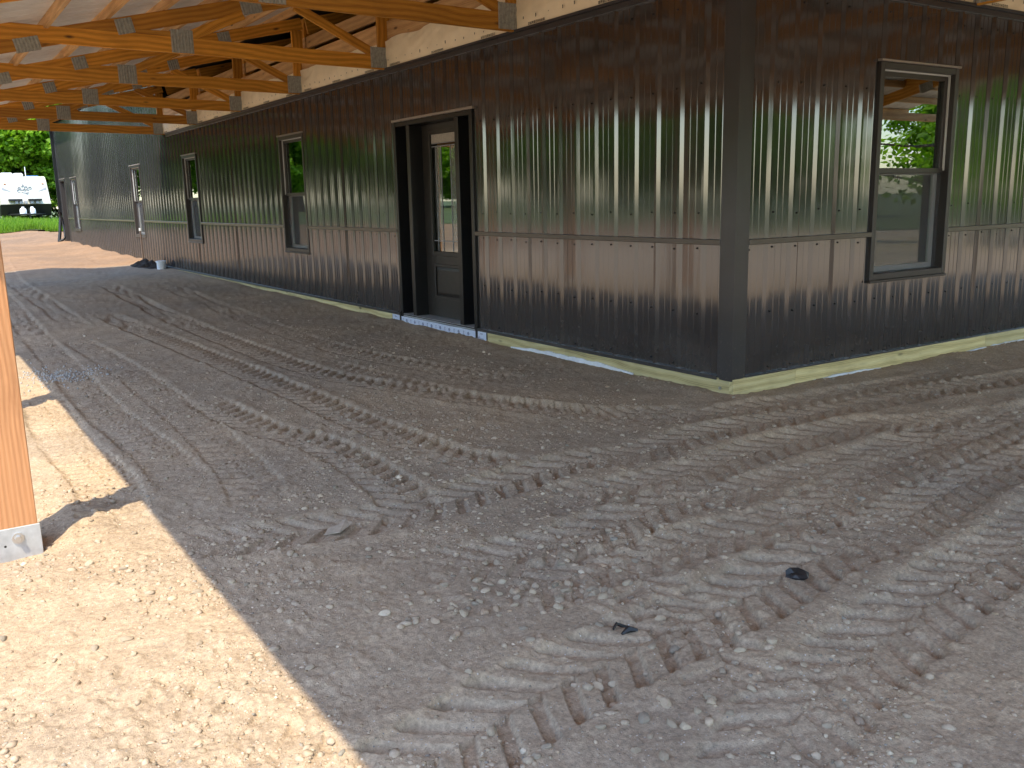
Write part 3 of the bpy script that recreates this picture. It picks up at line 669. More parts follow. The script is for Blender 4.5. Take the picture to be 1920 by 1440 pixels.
# insulation blankets and studs on the room's side wall, seen through the near window
def blanket(x0, x1, z0, z1, y, par, seed):
    nx, nz = 24, 30; vs = []
    X, Z = np.meshgrid(np.linspace(x0, x1, nx), np.linspace(z0, z1, nz))
    Yd = y - 0.05 * np.sin(np.pi * (X - x0) / (x1 - x0)) - 0.03 * vnoise(X, Z, 0.22, seed) - 0.015 * vnoise(X, Z, 0.08, seed + 1)
    vs = np.column_stack([X.ravel(), Yd.ravel(), Z.ravel()]); fs = [(j * nx + i, j * nx + i + 1, (j + 1) * nx + i + 1, (j + 1) * nx + i) for j in range(nz - 1) for i in range(nx - 1)]
    return link('insulation_blanket', mesh('insulation_blanket', vs, fs, True), 'batt', par)
for i, xx in enumerate((3.05, 3.65, 4.25)): blanket(xx, xx + 0.55, 0.5 if i < 2 else 0.2, 2.5, 2.95, house, 50 + i)
MB().box((3.0, 2.97, 0.055), (6.0, 3.06, 2.58)).build('partition', 'inwall', house)
for xx in (3.0, 3.62, 4.22, 4.82): board('stud', (xx, 2.93, 0.06), (xx, 2.93, 2.57), 0.09, 0.038, 'spruce', house, up=(0, 1, 0))
board('stud_plate', (3.0, 2.93, 0.08), (6.0, 2.93, 0.08), 0.04, 0.09, 'spruce', house)

# entry door ---------------------------------------------------------
door = empty('entry_door', (0.1, (DOOR[0] + DOOR[1]) / 2, 0.1), house)
d0, d1, dz0, dz1 = DOOR
XR = 0.135
def dbx(mb, y0, y1, z0, z1, x0, x1, ch=0.003): return mb.cham((x0, y0, z0), (x1, y1, z1), ch) if ch else mb.box((x0, y0, z0), (x1, y1, z1))
mb = MB(); dbx(mb, d1 - 0.045, d1 + 0.008, 0.10, dz1, -0.026, XR + 0.04); dbx(mb, d0 - 0.008, d0 + 0.045, 0.10, dz1, -0.026, XR + 0.04); dbx(mb, d0 + 0.045, d1 - 0.045, dz1 - 0.045, dz1, -0.02, XR + 0.04)
mb.build('door_frame', 'black', door)
mb = MB(); dbx(mb, 4.455, 4.525, 0.11, dz1 - 0.046, -0.012, XR + 0.03); mb.build('mullion', 'black', door)
mb = MB(); dbx(mb, 3.465, 3.535, 0.11, dz1 - 0.046, -0.012, XR + 0.03); mb.build('mullion', 'black', door)
# legs of the frame trim that run on below the sill
mb = MB(); dbx(mb, d1 - 0.012, d1 + 0.018, -0.02, 0.14, -0.038, -0.008, 0.002); mb.build('trim_leg', 'black', door)
mb = MB(); dbx(mb, d0 - 0.018, d0 + 0.012, -0.03, 0.14, -0.038, -0.008, 0.002); mb.build('trim_leg', 'black', door)
MB().cham((-0.030, d0 - 0.03, dz1 + 0.003), (0.0, d1 + 0.03, dz1 + 0.028), 0.003).build('drip_cap', 'capmetal', door)
# slab with a tall lite and a raised panel
sy0, sy1 = 3.537, 4.453; sz0, sz1 = 0.125, 2.075
ly0, ly1, lz0, lz1 = 3.70, 4.29, 0.79, 1.985
py0, py1, pz0, pz1 = 3.72, 4.27, 0.335, 0.655
mb = MB()
for (a, b, c, d) in minus((sy0, sy1, sz0, sz1), [(ly0, ly1, lz0, lz1), (py0, py1, pz0, pz1)]): mb.box((XR, a, c), (XR + 0.044, b, d))
mb.build('door_slab', 'doorpaint', door)
mb = MB()
for (a, b, c, d) in minus((ly0 - 0.03, ly1 + 0.03, lz0 - 0.03, lz1 + 0.03), [(ly0 + 0.012, ly1 - 0.012, lz0 + 0.012, lz1 - 0.012)]): mb.cham((XR - 0.012, a, c), (XR - 0.0005, b, d), 0.003)
mb.build('lite_frame', 'doorpaint', door)
MB().box((XR + 0.016, ly0, lz0), (XR + 0.022, ly1, lz1)).build('door_glass', 'glass', door)
mb = MB()
for (a, b, c, d) in minus((py0 - 0.018, py1 + 0.018, pz0 - 0.018, pz1 + 0.018), [(py0 + 0.012, py1 - 0.012, pz0 + 0.012, pz1 - 0.012)]): mb.cham((XR - 0.008, a, c), (XR - 0.0005, b, d), 0.003)
mb.build('panel_moulding', 'doorpaint', door)
mb = MB(); i_ = 0.045
mb.add([(XR + 0.014, py0, pz0), (XR + 0.014, py1, pz0), (XR + 0.014, py1, pz1), (XR + 0.014, py0, pz1), (XR + 0.002, py0 + i_, pz0 + i_), (XR + 0.002, py1 - i_, pz0 + i_), (XR + 0.002, py1 - i_, pz1 - i_), (XR + 0.002, py0 + i_, pz1 - i_)],
       [(4, 7, 6, 5), (0, 4, 5, 1), (1, 5, 6, 2), (2, 6, 7, 3), (3, 7, 4, 0)]); mb.build('raised_panel', 'doorpaint', door)
# leaded bars in the glass
mb = MB()
for yy in (3.79, 3.90, 4.09, 4.20): mb.box((XR + 0.011, yy - 0.0035, lz0 + 0.02), (XR + 0.015, yy + 0.0035, lz1 - 0.13))
for zz in (lz1 - 0.13, lz1 - 0.10, lz0 + 0.12): mb.box((XR + 0.010, ly0 + 0.012, zz - 0.004), (XR + 0.0155, ly1 - 0.012, zz + 0.004))
mb.build('leaded_bars', 'rvgrey', door)
m_, t_, b_ = nmat('frosted'); b_.inputs['Base Color'].default_value = (0.62, 0.66, 0.62, 1); b_.inputs['Roughness'].default_value = 0.25; b_.inputs['Alpha'].default_value = 0.14; MAT['frost'] = m_
MB().box((XR + 0.0135, 3.793, lz0 + 0.13), (XR + 0.0155, 3.897, lz1 - 0.13)).build('frosted_strip', 'frost', door)
MB().box((XR + 0.0135, 4.093, lz0 + 0.13), (XR + 0.0155, 4.197, lz1 - 0.13)).build('frosted_strip', 'frost', door)
m_ = plain('obscure_glass', (0.42, 0.38, 0.33), 0.3, nscale=90, namp=0.35); MAT['obscure'] = m_
MB().box((XR + 0.0115, ly0 + 0.012, lz1 - 0.094), (XR + 0.0155, ly1 - 0.012, lz1 - 0.012)).build('obscure_pane', 'obscure', door)
mb = MB(); mb.tube([(XR, 3.60, 0.98), (XR - 0.05, 3.60, 0.98), (XR - 0.055, 3.60, 0.93), (XR - 0.055, 3.60, 0.84), (XR - 0.05, 3.60, 0.80), (XR, 3.60, 0.80)], 0.008, 6)
mb.box((XR - 0.006, 3.58, 0.77), (XR, 3.62, 1.02)); mb.build('handle', 'black', door)
for (a, b) in ((3.245, 3.465), (4.525, 4.745)):
    mb = MB()
    for r_ in minus((a, b, 0.125, 2.075), [(a + 0.045, b - 0.045, 0.36, 1.985)]): mb.box((XR, r_[0], r_[2]), (XR + 0.04, r_[1], r_[3]))
    mb.build('sidelite_frame', 'doorpaint', door)
    MB().box((XR + 0.016, a + 0.044, 0.35), (XR + 0.021, b - 0.044, 1.99)).build('sidelite_glass', 'glass', door)
    mb = MB()
    for (p, q) in ((a + 0.040, a + 0.054), (b - 0.054, b - 0.040)): mb.box((XR - 0.006, p, 0.34), (XR + 0.010, q, 2.0))
    mb.build('glazing_bead', 'rvgrey', door)
# sill ledge and printed flashing wrap below it
MB().cham((-0.022, d0 + 0.046, 0.092), (XR + 0.05, d1 - 0.046, 0.120), 0.003).build('threshold', 'galv', door)
MB().box((-0.012, d0 + 0.05, 0.105), (-0.0225, d1 - 0.05, 0.116)).build('threshold_strip', 'black', door)
wy0, wy1 = 3.03, 5.0
nx, nz = 70, 6; vs = []
for j in range(nz):
    for i in range(nx):
        yy = wy0 + (wy1 - wy0) * i / (nx - 1); f = j / (nz - 1); zz = -0.10 + f * (0.19 if d0 - 0.02 < yy < d1 + 0.02 else 0.195)
        vs.append((-0.029 - 0.006 * float(vnoise(np.array([yy]), np.array([zz]), 0.11, 60)[0]), yy, zz))
flash = link('flashing_wrap', mesh('flashing_wrap', vs, [(j * nx + i, (j + 1) * nx + i, (j + 1) * nx + i + 1, j * nx + i + 1) for j in range(nz - 1) for i in range(nx - 1)], True), 'wrapwhite', door)
mb = MB()
def ring(mb, cy, cz, r, wd, x=-0.0345, n=14, sq=1.0):
    vs = [(x, cy + rr__ * math.cos(2 * math.pi * k / n), cz + rr__ * sq * math.sin(2 * math.pi * k / n)) for rr__ in (r, r - wd) for k in range(n)]
    mb.add(vs, [(k, n + k, n + (k + 1) % n, (k + 1) % n) for k in range(n)])
for i in range(8):
    yy = 3.33 + i * 0.185
    ring(mb, yy + 0.02, 0.052, 0.017, 0.006); mb.box((-0.0345, yy + 0.004, 0.048), (-0.0340, yy + 0.036, 0.054)); mb.box((-0.0345, yy + 0.108, 0.03), (-0.0340, yy + 0.113, 0.072))
    mb.box((-0.0345, yy + 0.095, 0.066), (-0.0340, yy + 0.108, 0.069))
for yy in (3.10, 4.90):
    ring(mb, yy + 0.05, 0.03, 0.016, 0.006)
    for i in range(4): ring(mb, yy + 0.022 - i * 0.016, 0.026, 0.009, 0.003, sq=0.8)
    for i in range(3): ring(mb, yy - 0.01 + i * 0.016, 0.075, 0.009, 0.003, sq=0.7)
k_ = mb.build('printed_marks', 'ink', door); k_['kind'] = 'stuff'

# far door and drain pipe at the end of the wall
fd = empty('side_door', (0, 28.25, 0.2), house)
mb = MB(); a, b, c, d = FARDOOR
for (p, q, r_, s_) in ((a - 0.01, a + 0.06, 0.12, d), (b - 0.06, b + 0.01, 0.12, d), (a + 0.06, b - 0.06, d - 0.06, d)): mb.cham((-0.03, p, r_), (0.16, q, s_), 0.003)
mb.build('door_frame', 'frame', fd); MB().box((0.11, a + 0.06, 0.12), (0.15, b - 0.06, d - 0.06)).build('door_slab', 'doorpaint', fd)
MB().cham((-0.04, a - 0.02, d + 0.002), (0, b + 0.02, d + 0.02), 0.002).build('drip_cap', 'capmetal', fd)
dp = empty('downspout', (-0.06, HY + 0.02, 0.2), house)
MB().cham((-0.12, HY - 0.06, 1.15), (-0.036, HY + 0.03, ZW - 0.1), 0.006).build('pipe', 'black', dp)
MB().tube([(-0.08, HY - 0.02, 1.2), (-0.10, HY - 0.03, 1.0), (-0.16, HY - 0.10, 0.6), (-0.24, HY - 0.18, 0.2), (-0.26, HY - 0.2, 0.1)], 0.05, 8).build('hose', 'rubber', dp, True)
MB().tube([(-0.06, HY - 0.05, 1.05), (0.0 - 0.05, HY - 0.18, 0.7), (-0.05, HY - 0.25, 0.42), (-0.10, HY - 0.24, 0.33), (-0.18, HY - 0.20, 0.30), (-0.24, HY - 0.18, 0.28)], 0.035, 8).build('hose', 'rubber', dp, True)

# ---------------------------------------------------------------- porch
porch = tag(empty('porch', (-4.24, -0.15, 0)), 'open timber porch roof on posts, pine trusses and metal roofing around the steel house', 'porch')
TH = 0.038
plate_me = {}
def plate(w, h):
    key = (round(w, 3), round(h, 3))
    if key in plate_me: return plate_me[key]
    n = max(5, int(w / 0.026)) ; vs = []; fs = []
    us = []
    for i in range(n):
        u = -w / 2 + w * i / n; p = w / n
        us += [(u, 0.0), (u + p * 0.12, 0.009), (u + p * 0.5, 0.009), (u + p * 0.67, 0.0)]
    us.append((w / 2, 0.0))
    for z in (-h / 2, h / 2):
        for u, t in us: vs.append((u, -t - 0.001, z))
    m = len(us); fs = [(i, i + 1, m + i + 1, m + i) for i in range(m - 1)]
    vs += [(-w / 2, 0.0, -h / 2), (w / 2, 0, -h / 2), (w / 2, 0, h / 2), (-w / 2, 0, h / 2)]
    me = mesh('gusset_plate', vs, fs); me.materials.append(MAT['plate']); plate_me[key] = me; return me
def truss(T, full=True):
    """T maps porch coordinates (u out from wall <0, v along wall, z) to the world."""
    base = T(0, 0, 2.67); tr = empty('truss', base, porch)
    P = lambda u, z, v=0.0: T(u, v, z)
    upv = (0, 0, 1)
    zb = lambda u: 2.672 - 0.013 * u + 0.07       # centre of the bottom chord
    uo = -3.72
    board('bottom_chord', P(0.035, zb(0.035)), P(uo, zb(uo)), 0.14, TH, 'pine', tr)
    ue = -4.71; zc = lambda u: zr(u) + 0.072
    board('top_chord', P(0.035, zc(0.035)), P(ue, zc(ue)), 0.14, TH - 0.008, 'pine', tr)
    def web(a, b, w=0.089): board('web', P(*a), P(*b), w, TH - 0.004, 'pine', tr)
    zl = lambda u: zr(u) - 0.0
    board('end_post', P(-0.035, zb(0) + 0.071), P(-0.035, zl(-0.035) - 0.002), 0.14, TH - 0.002, 'pine', tr, up=tuple(Vector(T(1, 0, 0)) - Vector(T(0, 0, 0))))
    web((-2.62, zl(-2.58) + 0.0), (-2.13, zb(-2.1) + 0.075)); web((-1.50, zl(-1.5)), (-2.05, zb(-2.05) + 0.075))
    web((-0.98, zl(-0.98) + 0.0), (-0.16, zb(-0.1) + 0.09))
    # plates on both faces
    X = (Vector(T(1, 0, 0)) - Vector(T(0, 0, 0))); V = (Vector(T(0, 1, 0)) - Vector(T(0, 0, 0)))
    for u, z, w, h, ang in ((-2.09, zb(-2.09) + 0.035, 0.20, 0.205, 0), (-0.105, zb(0) + 0.045, 0.185, 0.205, 0), (-2.58, zc(-2.58) - 0.01, 0.15, 0.13, 1), (-1.42, zc(-1.42) - 0.01, 0.2, 0.13, 1), (-0.95, zc(-0.95) - 0.01, 0.15, 0.13, 1), (-3.38, zc(-3.38) - 0.03, 0.20, 0.11, 1)):
        for sgn in (-1, 1):
            Yv = V * (-sgn); Xv = Vector((0, 0, 1)).cross(-Yv) if False else None
            Z = Vector((0, 0, 1)); out = V * sgn; Yl = -out; Xl = Yl.cross(Z)
            Mx = Matrix((Xl, Yl, Z)).transposed().to_4x4()
            if ang:
                s_ = 1 if Xl.dot(X) > 0 else -1
                Mx = Mx @ Matrix.Rotation(-math.atan(RS) * s_, 4, 'Y')
            Mx.translation = Vector(P(u, z)) + out * (TH / 2 + 0.001)
            o = bpy.data.objects.new('gusset_plate', plate(w, h)); COL.objects.link(o); o.matrix_world = Mx
            o.parent = tr; o.matrix_parent_inverse = PW[tr.name].inverted()
    return tr
TY = [0.02 + 2.44 * k for k in range(7)]
for ty in TY: truss(lambda u, v, z, ty=ty: (u, ty + v, z))
TX = [0.06 + 2.44 * k for k in range(4)]
for tx in TX[1:]: truss(lambda u, v, z, tx=tx: (tx + v, u, z))
# hip rafter and stub trusses at the turn
board('hip_rafter', (-0.03, -0.03, zr(0) + 0.07), (-4.7, -4.7, zr(-4.7) + 0.07), 0.18, TH, 'pine', porch)
for q in (-1.2, -2.4, -3.6):
    board('jack_rafter', (q, q + 0.03, zr(q) + 0.07), (-4.7, q + 0.03, zr(-4.7) + 0.07), 0.14, TH, 'pine', porch)
    board('jack_rafter', (q + 0.03, q, zr(q) + 0.07), (q + 0.03, -4.7, zr(-4.7) + 0.07), 0.14, TH, 'pine', porch)
# purlins and roof sheets
UE = -4.785; YE = 14.70; XE = HX
pu = -4.72
while pu < -0.1:
    zc_ = zr(pu) + 0.143 + 0.045
    yy0 = pu + 0.03; cuts = [yy0] + [t_ for t_ in TY if t_ > yy0 + 0.6][1::2]
    if cuts[-1] < YE - 1: cuts.append(YE - 0.02)
    else: cuts[-1] = YE - 0.02
    for a, b in zip(cuts[:-1], cuts[1:]): board('purlin', (pu, a, zc_), (pu, b - 0.004, zc_), 0.089, TH, 'spruce', porch)
    board('purlin', (pu + 0.03, pu, zc_), (XE, pu, zc_), 0.089, TH, 'spruce', porch)
    pu += 0.5
def roof_sheet(axis, a, b):
    pr = [(s, h) for s, h in prof_pts(a, b, 0.0)]; n = len(pr); lay = []
    for dz in (0.0, 0.006):
        for s, h in pr:
            ui = min(0.02, s)          # stops at the hip
            z0 = zr(UE) + 0.143 + 0.091; z1 = zr(ui) + 0.143 + 0.091
            for u, z in ((UE, z0), (ui, z1)):
                zz = z + h + dz
                lay.append((u, s, zz) if axis == 'A' else (s, u, zz))
    fs = []
    for i in range(n - 1):
        fs.append((2 * i, 2 * i + 1, 2 * i + 3, 2 * i + 2)); o_ = 2 * n
        fs.append((o_ + 2 * i, o_ + 2 * i + 2, o_ + 2 * i + 3, o_ + 2 * i + 1))
    me = mesh('roof_panel', lay, fs); me.materials.append(MAT['roofunder']); me.materials.append(MAT['rooftop'])
    for i, p in enumerate(me.polygons): p.material_index = i % 2
    return link('roof_panel', me, None, porch)
s = UE
while s < YE - 0.01:
    e = min(s + SH, YE); roof_sheet('A', s, e); s = e
s = UE
while s < XE - 0.01:
    e = min(s + SH, XE); roof_sheet('B', s, e); s = e
board('fascia', (UE + 0.02, UE + 0.02, zr(UE) + 0.165), (UE + 0.02, YE, zr(UE) + 0.165), 0.13, TH, 'spruce', porch)
board('fascia', (UE + 0.04, UE + 0.02, zr(UE) + 0.165), (XE, UE + 0.02, zr(UE) + 0.165), 0.13, TH, 'spruce', porch)
for xx in (-4.285, -4.195): board('header', (xx, -4.2, zr(-4.24) - 0.052), (xx, YE - 0.05, zr(-4.24) - 0.052), 0.10, TH, 'spruce', porch)
for yy in (-4.285, -4.195): board('header', (-4.1, yy, zr(-4.24) - 0.052), (XE, yy, zr(-4.24) - 0.052), 0.10, TH, 'spruce', porch)
# posts on steel brackets
def post(x, y, zg=None):
    zg = gz(x, y - 0.09) if zg is None else zg
    p = empty('post', (x, y, zg), porch)
    Mx = Matrix(((0, 1, 0), (0, 0, 1), (1, 0, 0))).to_4x4()
    board('shaft', (x, y, -0.015), (x, y, zr(-4.24) - 0.104), 0.14, 0.14, 'post', p, up=(0, 1, 0))
    for sg in (-1, 1):
        MB().cham((x - 0.078, y + sg * 0.071, -0.25), (x + 0.078, y + sg * 0.077, 0.092), 0.002).build('bracket_plate', 'galv', p)
        mb = MB(); mb.tube([(x - 0.005, y + sg * 0.077, 0.048), (x - 0.005, y + sg * 0.083, 0.048)], 0.022, 12); mb.tube([(x - 0.005, y + sg * 0.083, 0.048), (x - 0.005, y + sg * 0.098, 0.048)], 0.012, 6); mb.build('bolt', 'bolt', p)
        MB().tube([(x - 0.052, y + sg * 0.0765, 0.022), (x - 0.052, y + sg * 0.0775, 0.022)], 0.005, 8).build('bolt_hole', 'blackink', p)
    return p
post(-4.24, -0.150)
for k in range(1, 6): post(-4.24, -0.10 + 2.44 * k + (0.15 if k == 1 else 0.1))
post(-4.24, -4.24); post(-1.6, -4.24); post(1.0, -4.24); post(3.5, -4.24)

# cream wrap between the trusses above the wall, with staples and printing, and the ledgers behind it
def wrap(axis, a, b, seed, text=True):
    nx, nz = 60, 16; S, Zt = np.meshgrid(np.linspace(a, b, nx), np.linspace(2.69, 2.965, nz)); f = (Zt - 2.69) / 0.275; g = (S - a) / (b - a)
    wr = vnoise(S + 0.7 * Zt, Zt * 1.6 - S * 0.5, 0.16, seed) + 0.6 * vnoise(S - Zt, Zt, 0.07, seed + 1) + 0.8 * vnoise(S * 0.5 + Zt * 1.4, Zt * 0.3, 0.06, seed + 2)
    Xo = -0.022 - 0.018 * np.sin(np.pi * g) * np.sin(np.pi * f) - 0.016 * wr * (0.15 + f)
    Zt = Zt + f * (0.035 * vnoise(S, S * 0, 0.35, seed + 3) - 0.02 * np.exp(-((1 - g) / 0.06) ** 2))
    vs = np.column_stack([Xo.ravel(), S.ravel(), Zt.ravel()]) if axis == 'A' else np.column_stack([S.ravel(), Xo.ravel(), Zt.ravel()])
    fs = [(j * nx + i, (j + 1) * nx + i, (j + 1) * nx + i + 1, j * nx + i + 1) for j in range(nz - 1) for i in range(nx - 1)]
    o = link('house_wrap', mesh('house_wrap', vs, fs if axis == 'A' else [tuple(reversed(q)) for q in fs], True), 'wrapcream', house)
    r = random.Random(seed); mb = MB()
    def mark(s0, s1, z0, z1, d=0.034):
        mb.box((-d - 0.0006, s0, z0), (-d, s1, z1)) if axis == 'A' else mb.box((s0, -d - 0.0006, z0), (s1, -d, z1))
    s_ = a + 0.1
    while s_ < b - 0.08:
        mark(s_, s_ + 0.010, 2.745 + r.uniform(-.01, .01), 2.752 + r.uniform(-.01, .01) + 0.01, 0.042); s_ += 0.17 + r.uniform(-0.03, 0.03)
    s_ = a + 0.08 + r.uniform(0, .2)
    while s_ < b - 0.25:
        for i in range(9):
            q = s_ + i * 0.026
            mark(q, q + 0.004, 2.695, 2.715); mark(q + 0.013, q + 0.017, 2.695, 2.715)
            if r.random() < 0.7: mark(q + 0.004, q + 0.013, 2.711, 2.715)
            if r.random() < 0.6: mark(q + 0.004, q + 0.013, 2.695, 2.699)
            if r.random() < 0.5: mark(q + 0.004, q + 0.013, 2.703, 2.707)
        s_ += 0.9
    k_ = mb.build('printed_marks', 'blackink', o); k_['kind'] = 'stuff'
for i in range(6): wrap('A', TY[i] + 0.03, TY[i + 1] - 0.03, 200 + 10 * i)
for i in range(3): wrap('B', TX[i] + (0.03 if i else 0.0), TX[i + 1] - 0.03, 300 + 10 * i)
for i in range(6):
    a, b = TY[i] + 0.025, TY[i + 1] - 0.025
    board('ledger', (0.02, a, 3.035), (0.02, b, 3.035), 0.235, TH, 'spruce', house)
    board('blocking', (0.10, a, 3.30), (0.10, b, 3.30), 0.14, TH, 'spruce', house)
for i in range(7):
    board('wall_column', (0.16, TY[i] + 0.12, 2.66), (0.16, TY[i] + 0.12, 3.60), 0.14, 0.14, 'pine', house, up=(1, 0, 0))
    board('roof_rafter', (0.1, TY[i], Z0 - 0.2), (4.4, TY[i], Z0 - 0.2 + RS * 4.3), 0.19, TH, 'pine', house)
for i in range(3):
    a, b = TX[i] + 0.025, TX[i + 1] - 0.025
    board('ledger', (a, 0.02, 3.035), (b, 0.02, 3.035), 0.235, TH, 'spruce', house)

# ---------------------------------------------------------------- stones and gravel on the ground
def ico(sub):
    bm = bmesh.new(); bmesh.ops.create_icosphere(bm, subdivisions=sub, radius=1); bm.verts.ensure_lookup_table()
    v = np.array([x.co[:] for x in bm.verts]); f = np.array([[q.index for q in p.verts] for p in bm.faces]); bm.free(); return v, f
I1, F1 = ico(1); I2, F2 = ico(2)
def rock_shape(v, seed, rough=0.22):
    r = np.random.default_rng(seed); d = v.copy()
    for _ in range(5):                                   # planar cuts make it faceted like crushed stone
        nrm = r.normal(size=3); nrm /= np.linalg.norm(nrm); c = r.uniform(0.55, 0.85); s = d @ nrm
        d = d - np.where(s > c, (s - c) * 0.85, 0)[:, None] * nrm
    return d * (1 + rough * 0.3 * r.normal(size=(len(v), 1)))
TONES = np.array([(0.33, 0.285, 0.23), (0.42, 0.36, 0.285), (0.25, 0.225, 0.19), (0.50, 0.45, 0.38), (0.36, 0.30, 0.235), (0.60, 0.55, 0.48), (0.40, 0.31, 0.235), (0.27, 0.265, 0.25), (0.31, 0.25, 0.185)])
def polar_points(n, r0, r1, seed, a0=-40, a1=44, power=0.0):
    r = np.random.default_rng(seed); ax = math.atan2(0.81857, 0.538679)
    rr = np.exp(r.uniform(math.log(r0), math.log(r1), n)); th = ax + np.radians(r.uniform(a0, a1, n))
    return CAM.x + rr * np.cos(th), CAM.y + rr * np.sin(th), r
def outside(x, y): return ~((x > -0.08) & (y > -0.08))
def gravel(name, n, r0, r1, smin, smax, base, faces, seed, cluster=0.0, flat=0.65, clod=False):
    x, y, r = polar_points(n, r0, r1, seed)
    dens = 0.5 + vnoise(x, y, 1.1, 501) + 0.7 * vnoise(x, y, 0.35, 502)
    keep = outside(x, y) & (r.uniform(0, 1, n) < np.clip(0.25 + cluster * (dens - 0.35), 0.06, 1)); x = x[keep]; y = y[keep]; m = len(x)
    size = smin * (smax / smin) ** (r.uniform(0, 1, m) ** 2.2)
    z = ground_h(x, y)
    shapes = np.array([rock_shape(base, 900 + i) for i in range(10)]); S = shapes[r.integers(0, 10, m)]
    a = r.uniform(0, 2 * math.pi, m); ca, sa = np.cos(a), np.sin(a)
    sc = np.stack([size * r.uniform(0.8, 1.35, m), size * r.uniform(0.7, 1.0, m), size * r.uniform(0.45, 0.85, m) * flat * 1.4], 1)
    V = S * sc[:, None, :]
    V = np.stack([V[..., 0] * ca[:, None] - V[..., 1] * sa[:, None], V[..., 0] * sa[:, None] + V[..., 1] * ca[:, None], V[..., 2]], -1)
    V += np.stack([x, y, z + sc[:, 2] * r.uniform(-0.45, 0.3, m)], 1)[:, None, :]
    nv = base.shape[0]; F = (faces[None] + (np.arange(m) * nv)[:, None, None]).reshape(-1, 3)
    me = bpy.data.meshes.new(name); me.vertices.add(m * nv); me.vertices.foreach_set('co', V.ravel())
    me.loops.add(F.size); me.loops.foreach_set('vertex_index', F.ravel().astype(np.int32)); me.polygons.add(len(F))
    me.polygons.foreach_set('loop_start', (np.arange(len(F)) * 3).astype(np.int32)); me.polygons.foreach_set('loop_total', np.full(len(F), 3, np.int32))
    t = TONES[r.choice(len(TONES), m, p=[.2, .16, .14, .07, .16, .04, .08, .06, .09])] * r.uniform(0.85, 1.12, (m, 1))
    t = t * np.array([1.06, 0.97, 0.84])
    if clod: t = np.array([(0.42, 0.33, 0.24)]) * r.uniform(0.85, 1.1, (m, 1))
    me.update(); at = me.color_attributes.new('tone', 'FLOAT_COLOR', 'POINT')
    at.data.foreach_set('color', np.repeat(np.column_stack([t, np.ones(m)]), nv, 0).ravel())
    o = link(name, me, 'gravel', GROUND); o['kind'] = 'stuff'; return o
gravel('gravel', 88000, 1.7, 12, 0.0022, 0.0085, I1, F1, 11, 1.1)
gravel('soil_clods', 22000, 1.7, 10, 0.005, 0.020, I1, F1, 13, 1.2, clod=True)
gravel('coarse_gravel', 3600, 1.7, 17, 0.008, 0.018, I2, F2, 12, 1.3)
# bigger stones, each on its own
ROCKS = []
for i in range(8):
    v = rock_shape(I2, 700 + i, 0.12) * np.array([1.15, 0.85, 0.6]); me = mesh('stone', v, F2.tolist(), False); me.materials.append(MAT['stone']); ROCKS.append(me)
SPOTS = []
def stone(x, y, s): SPOTS.append((x, y, s))
def put_stone(x, y, z, s):
    o = bpy.data.objects.new('stone', ROCKS[random.randrange(8)]); COL.objects.link(o)
    o.location = (x, y, z + s * 0.10); o.scale = (s, s, s); o.rotation_euler = (random.uniform(-.3, .3), random.uniform(-.3, .3), random.uniform(0, 6.28))
    o.parent = GROUND
x, y, r = polar_points(420, 1.8, 11, 21)
dn = 0.5 + vnoise(x, y, 0.9, 503); kk = outside(x, y) & (r.uniform(0, 1, len(x)) < np.clip(dn, 0.1, 1))
for a, b in list(zip(x[kk], y[kk]))[:190]: stone(a, b, random.uniform(0.010, 0.019))
for _ in range(60):                                        # the stony strip in the middle foreground
    t = random.random(); stone(-3.25 + 0.75 * t + random.gauss(0, 0.10), -1.65 - 0.35 * t + random.gauss(0, 0.09), random.uniform(0.011, 0.021))
for _ in range(30): stone(-3.0 + random.gauss(0, 0.35), -2.55 + random.gauss(0, 0.16), random.uniform(0.012, 0.021))
sp = np.array(SPOTS)
for (a, b, c), z_ in zip(SPOTS, ground_h(sp[:, 0], sp[:, 1])): put_stone(a, b, float(z_), c)
# light crushed stone spilt near the post line
def spill(cx, cy, n, rad, seed):
    r = random.Random(seed); mb = MB(); sh = [rock_shape(I1, 40 + i) for i in range(6)]
    pp = [(r.uniform(0, 6.28), rad * abs(r.gauss(0, 0.5)), r.uniform(0.005, 0.011)) for _ in range(n)]
    pp = [(cx + d * math.cos(a), cy + d * math.sin(a) * 1.5, s) for a, d, s in pp]; zs = ground_h(np.array([p[0] for p in pp]), np.array([p[1] for p in pp]))
    for (px, py, s), pz in zip(pp, zs):
        mb.add(sh[r.randrange(6)] * s + np.array([px, py, pz + s * 0.3]), F1.tolist())
    o = mb.build('crushed_stone', 'galvstone', GROUND); o['kind'] = 'stuff'
MAT['galvstone'] = plain('crushed_stone', (0.40, 0.385, 0.36), 0.85, nscale=60, namp=0.4)
spill(-3.57, 3.7, 420, 0.42, 5)

# dark odds and ends lying on the dirt
def scrap(name, x, y, sx, sy, sz, seed, mat, label, cat, rot=0.0):
    r = np.random.default_rng(seed); v = I2 * (1 + 0.30 * r.normal(size=(len(I2), 1))) * np.array([sx, sy, sz])
    o = link(name, mesh(name, v, F2.tolist()), mat, None, Matrix.Translation((x, y, gz(x, y) + sz * 0.35)) @ Matrix.Rotation(rot, 4, 'Z')); return tag(o, label, cat)
scrap('asphalt_lump', -1.99, -2.18, 0.042, 0.026, 0.022, 5, 'rubber', 'jagged black lump lying alone on the dirt in the right foreground', 'debris', -0.6)
mb = MB(); mb.tube([(-2.79, -2.13, gz(-2.79, -2.13) + .006), (-2.765, -2.115, gz(-2.765, -2.115) + .012), (-2.735, -2.12, gz(-2.735, -2.12) + .012), (-2.715, -2.14, gz(-2.715, -2.14) + .006)], [0.004, 0.006, 0.006, 0.003], 6)
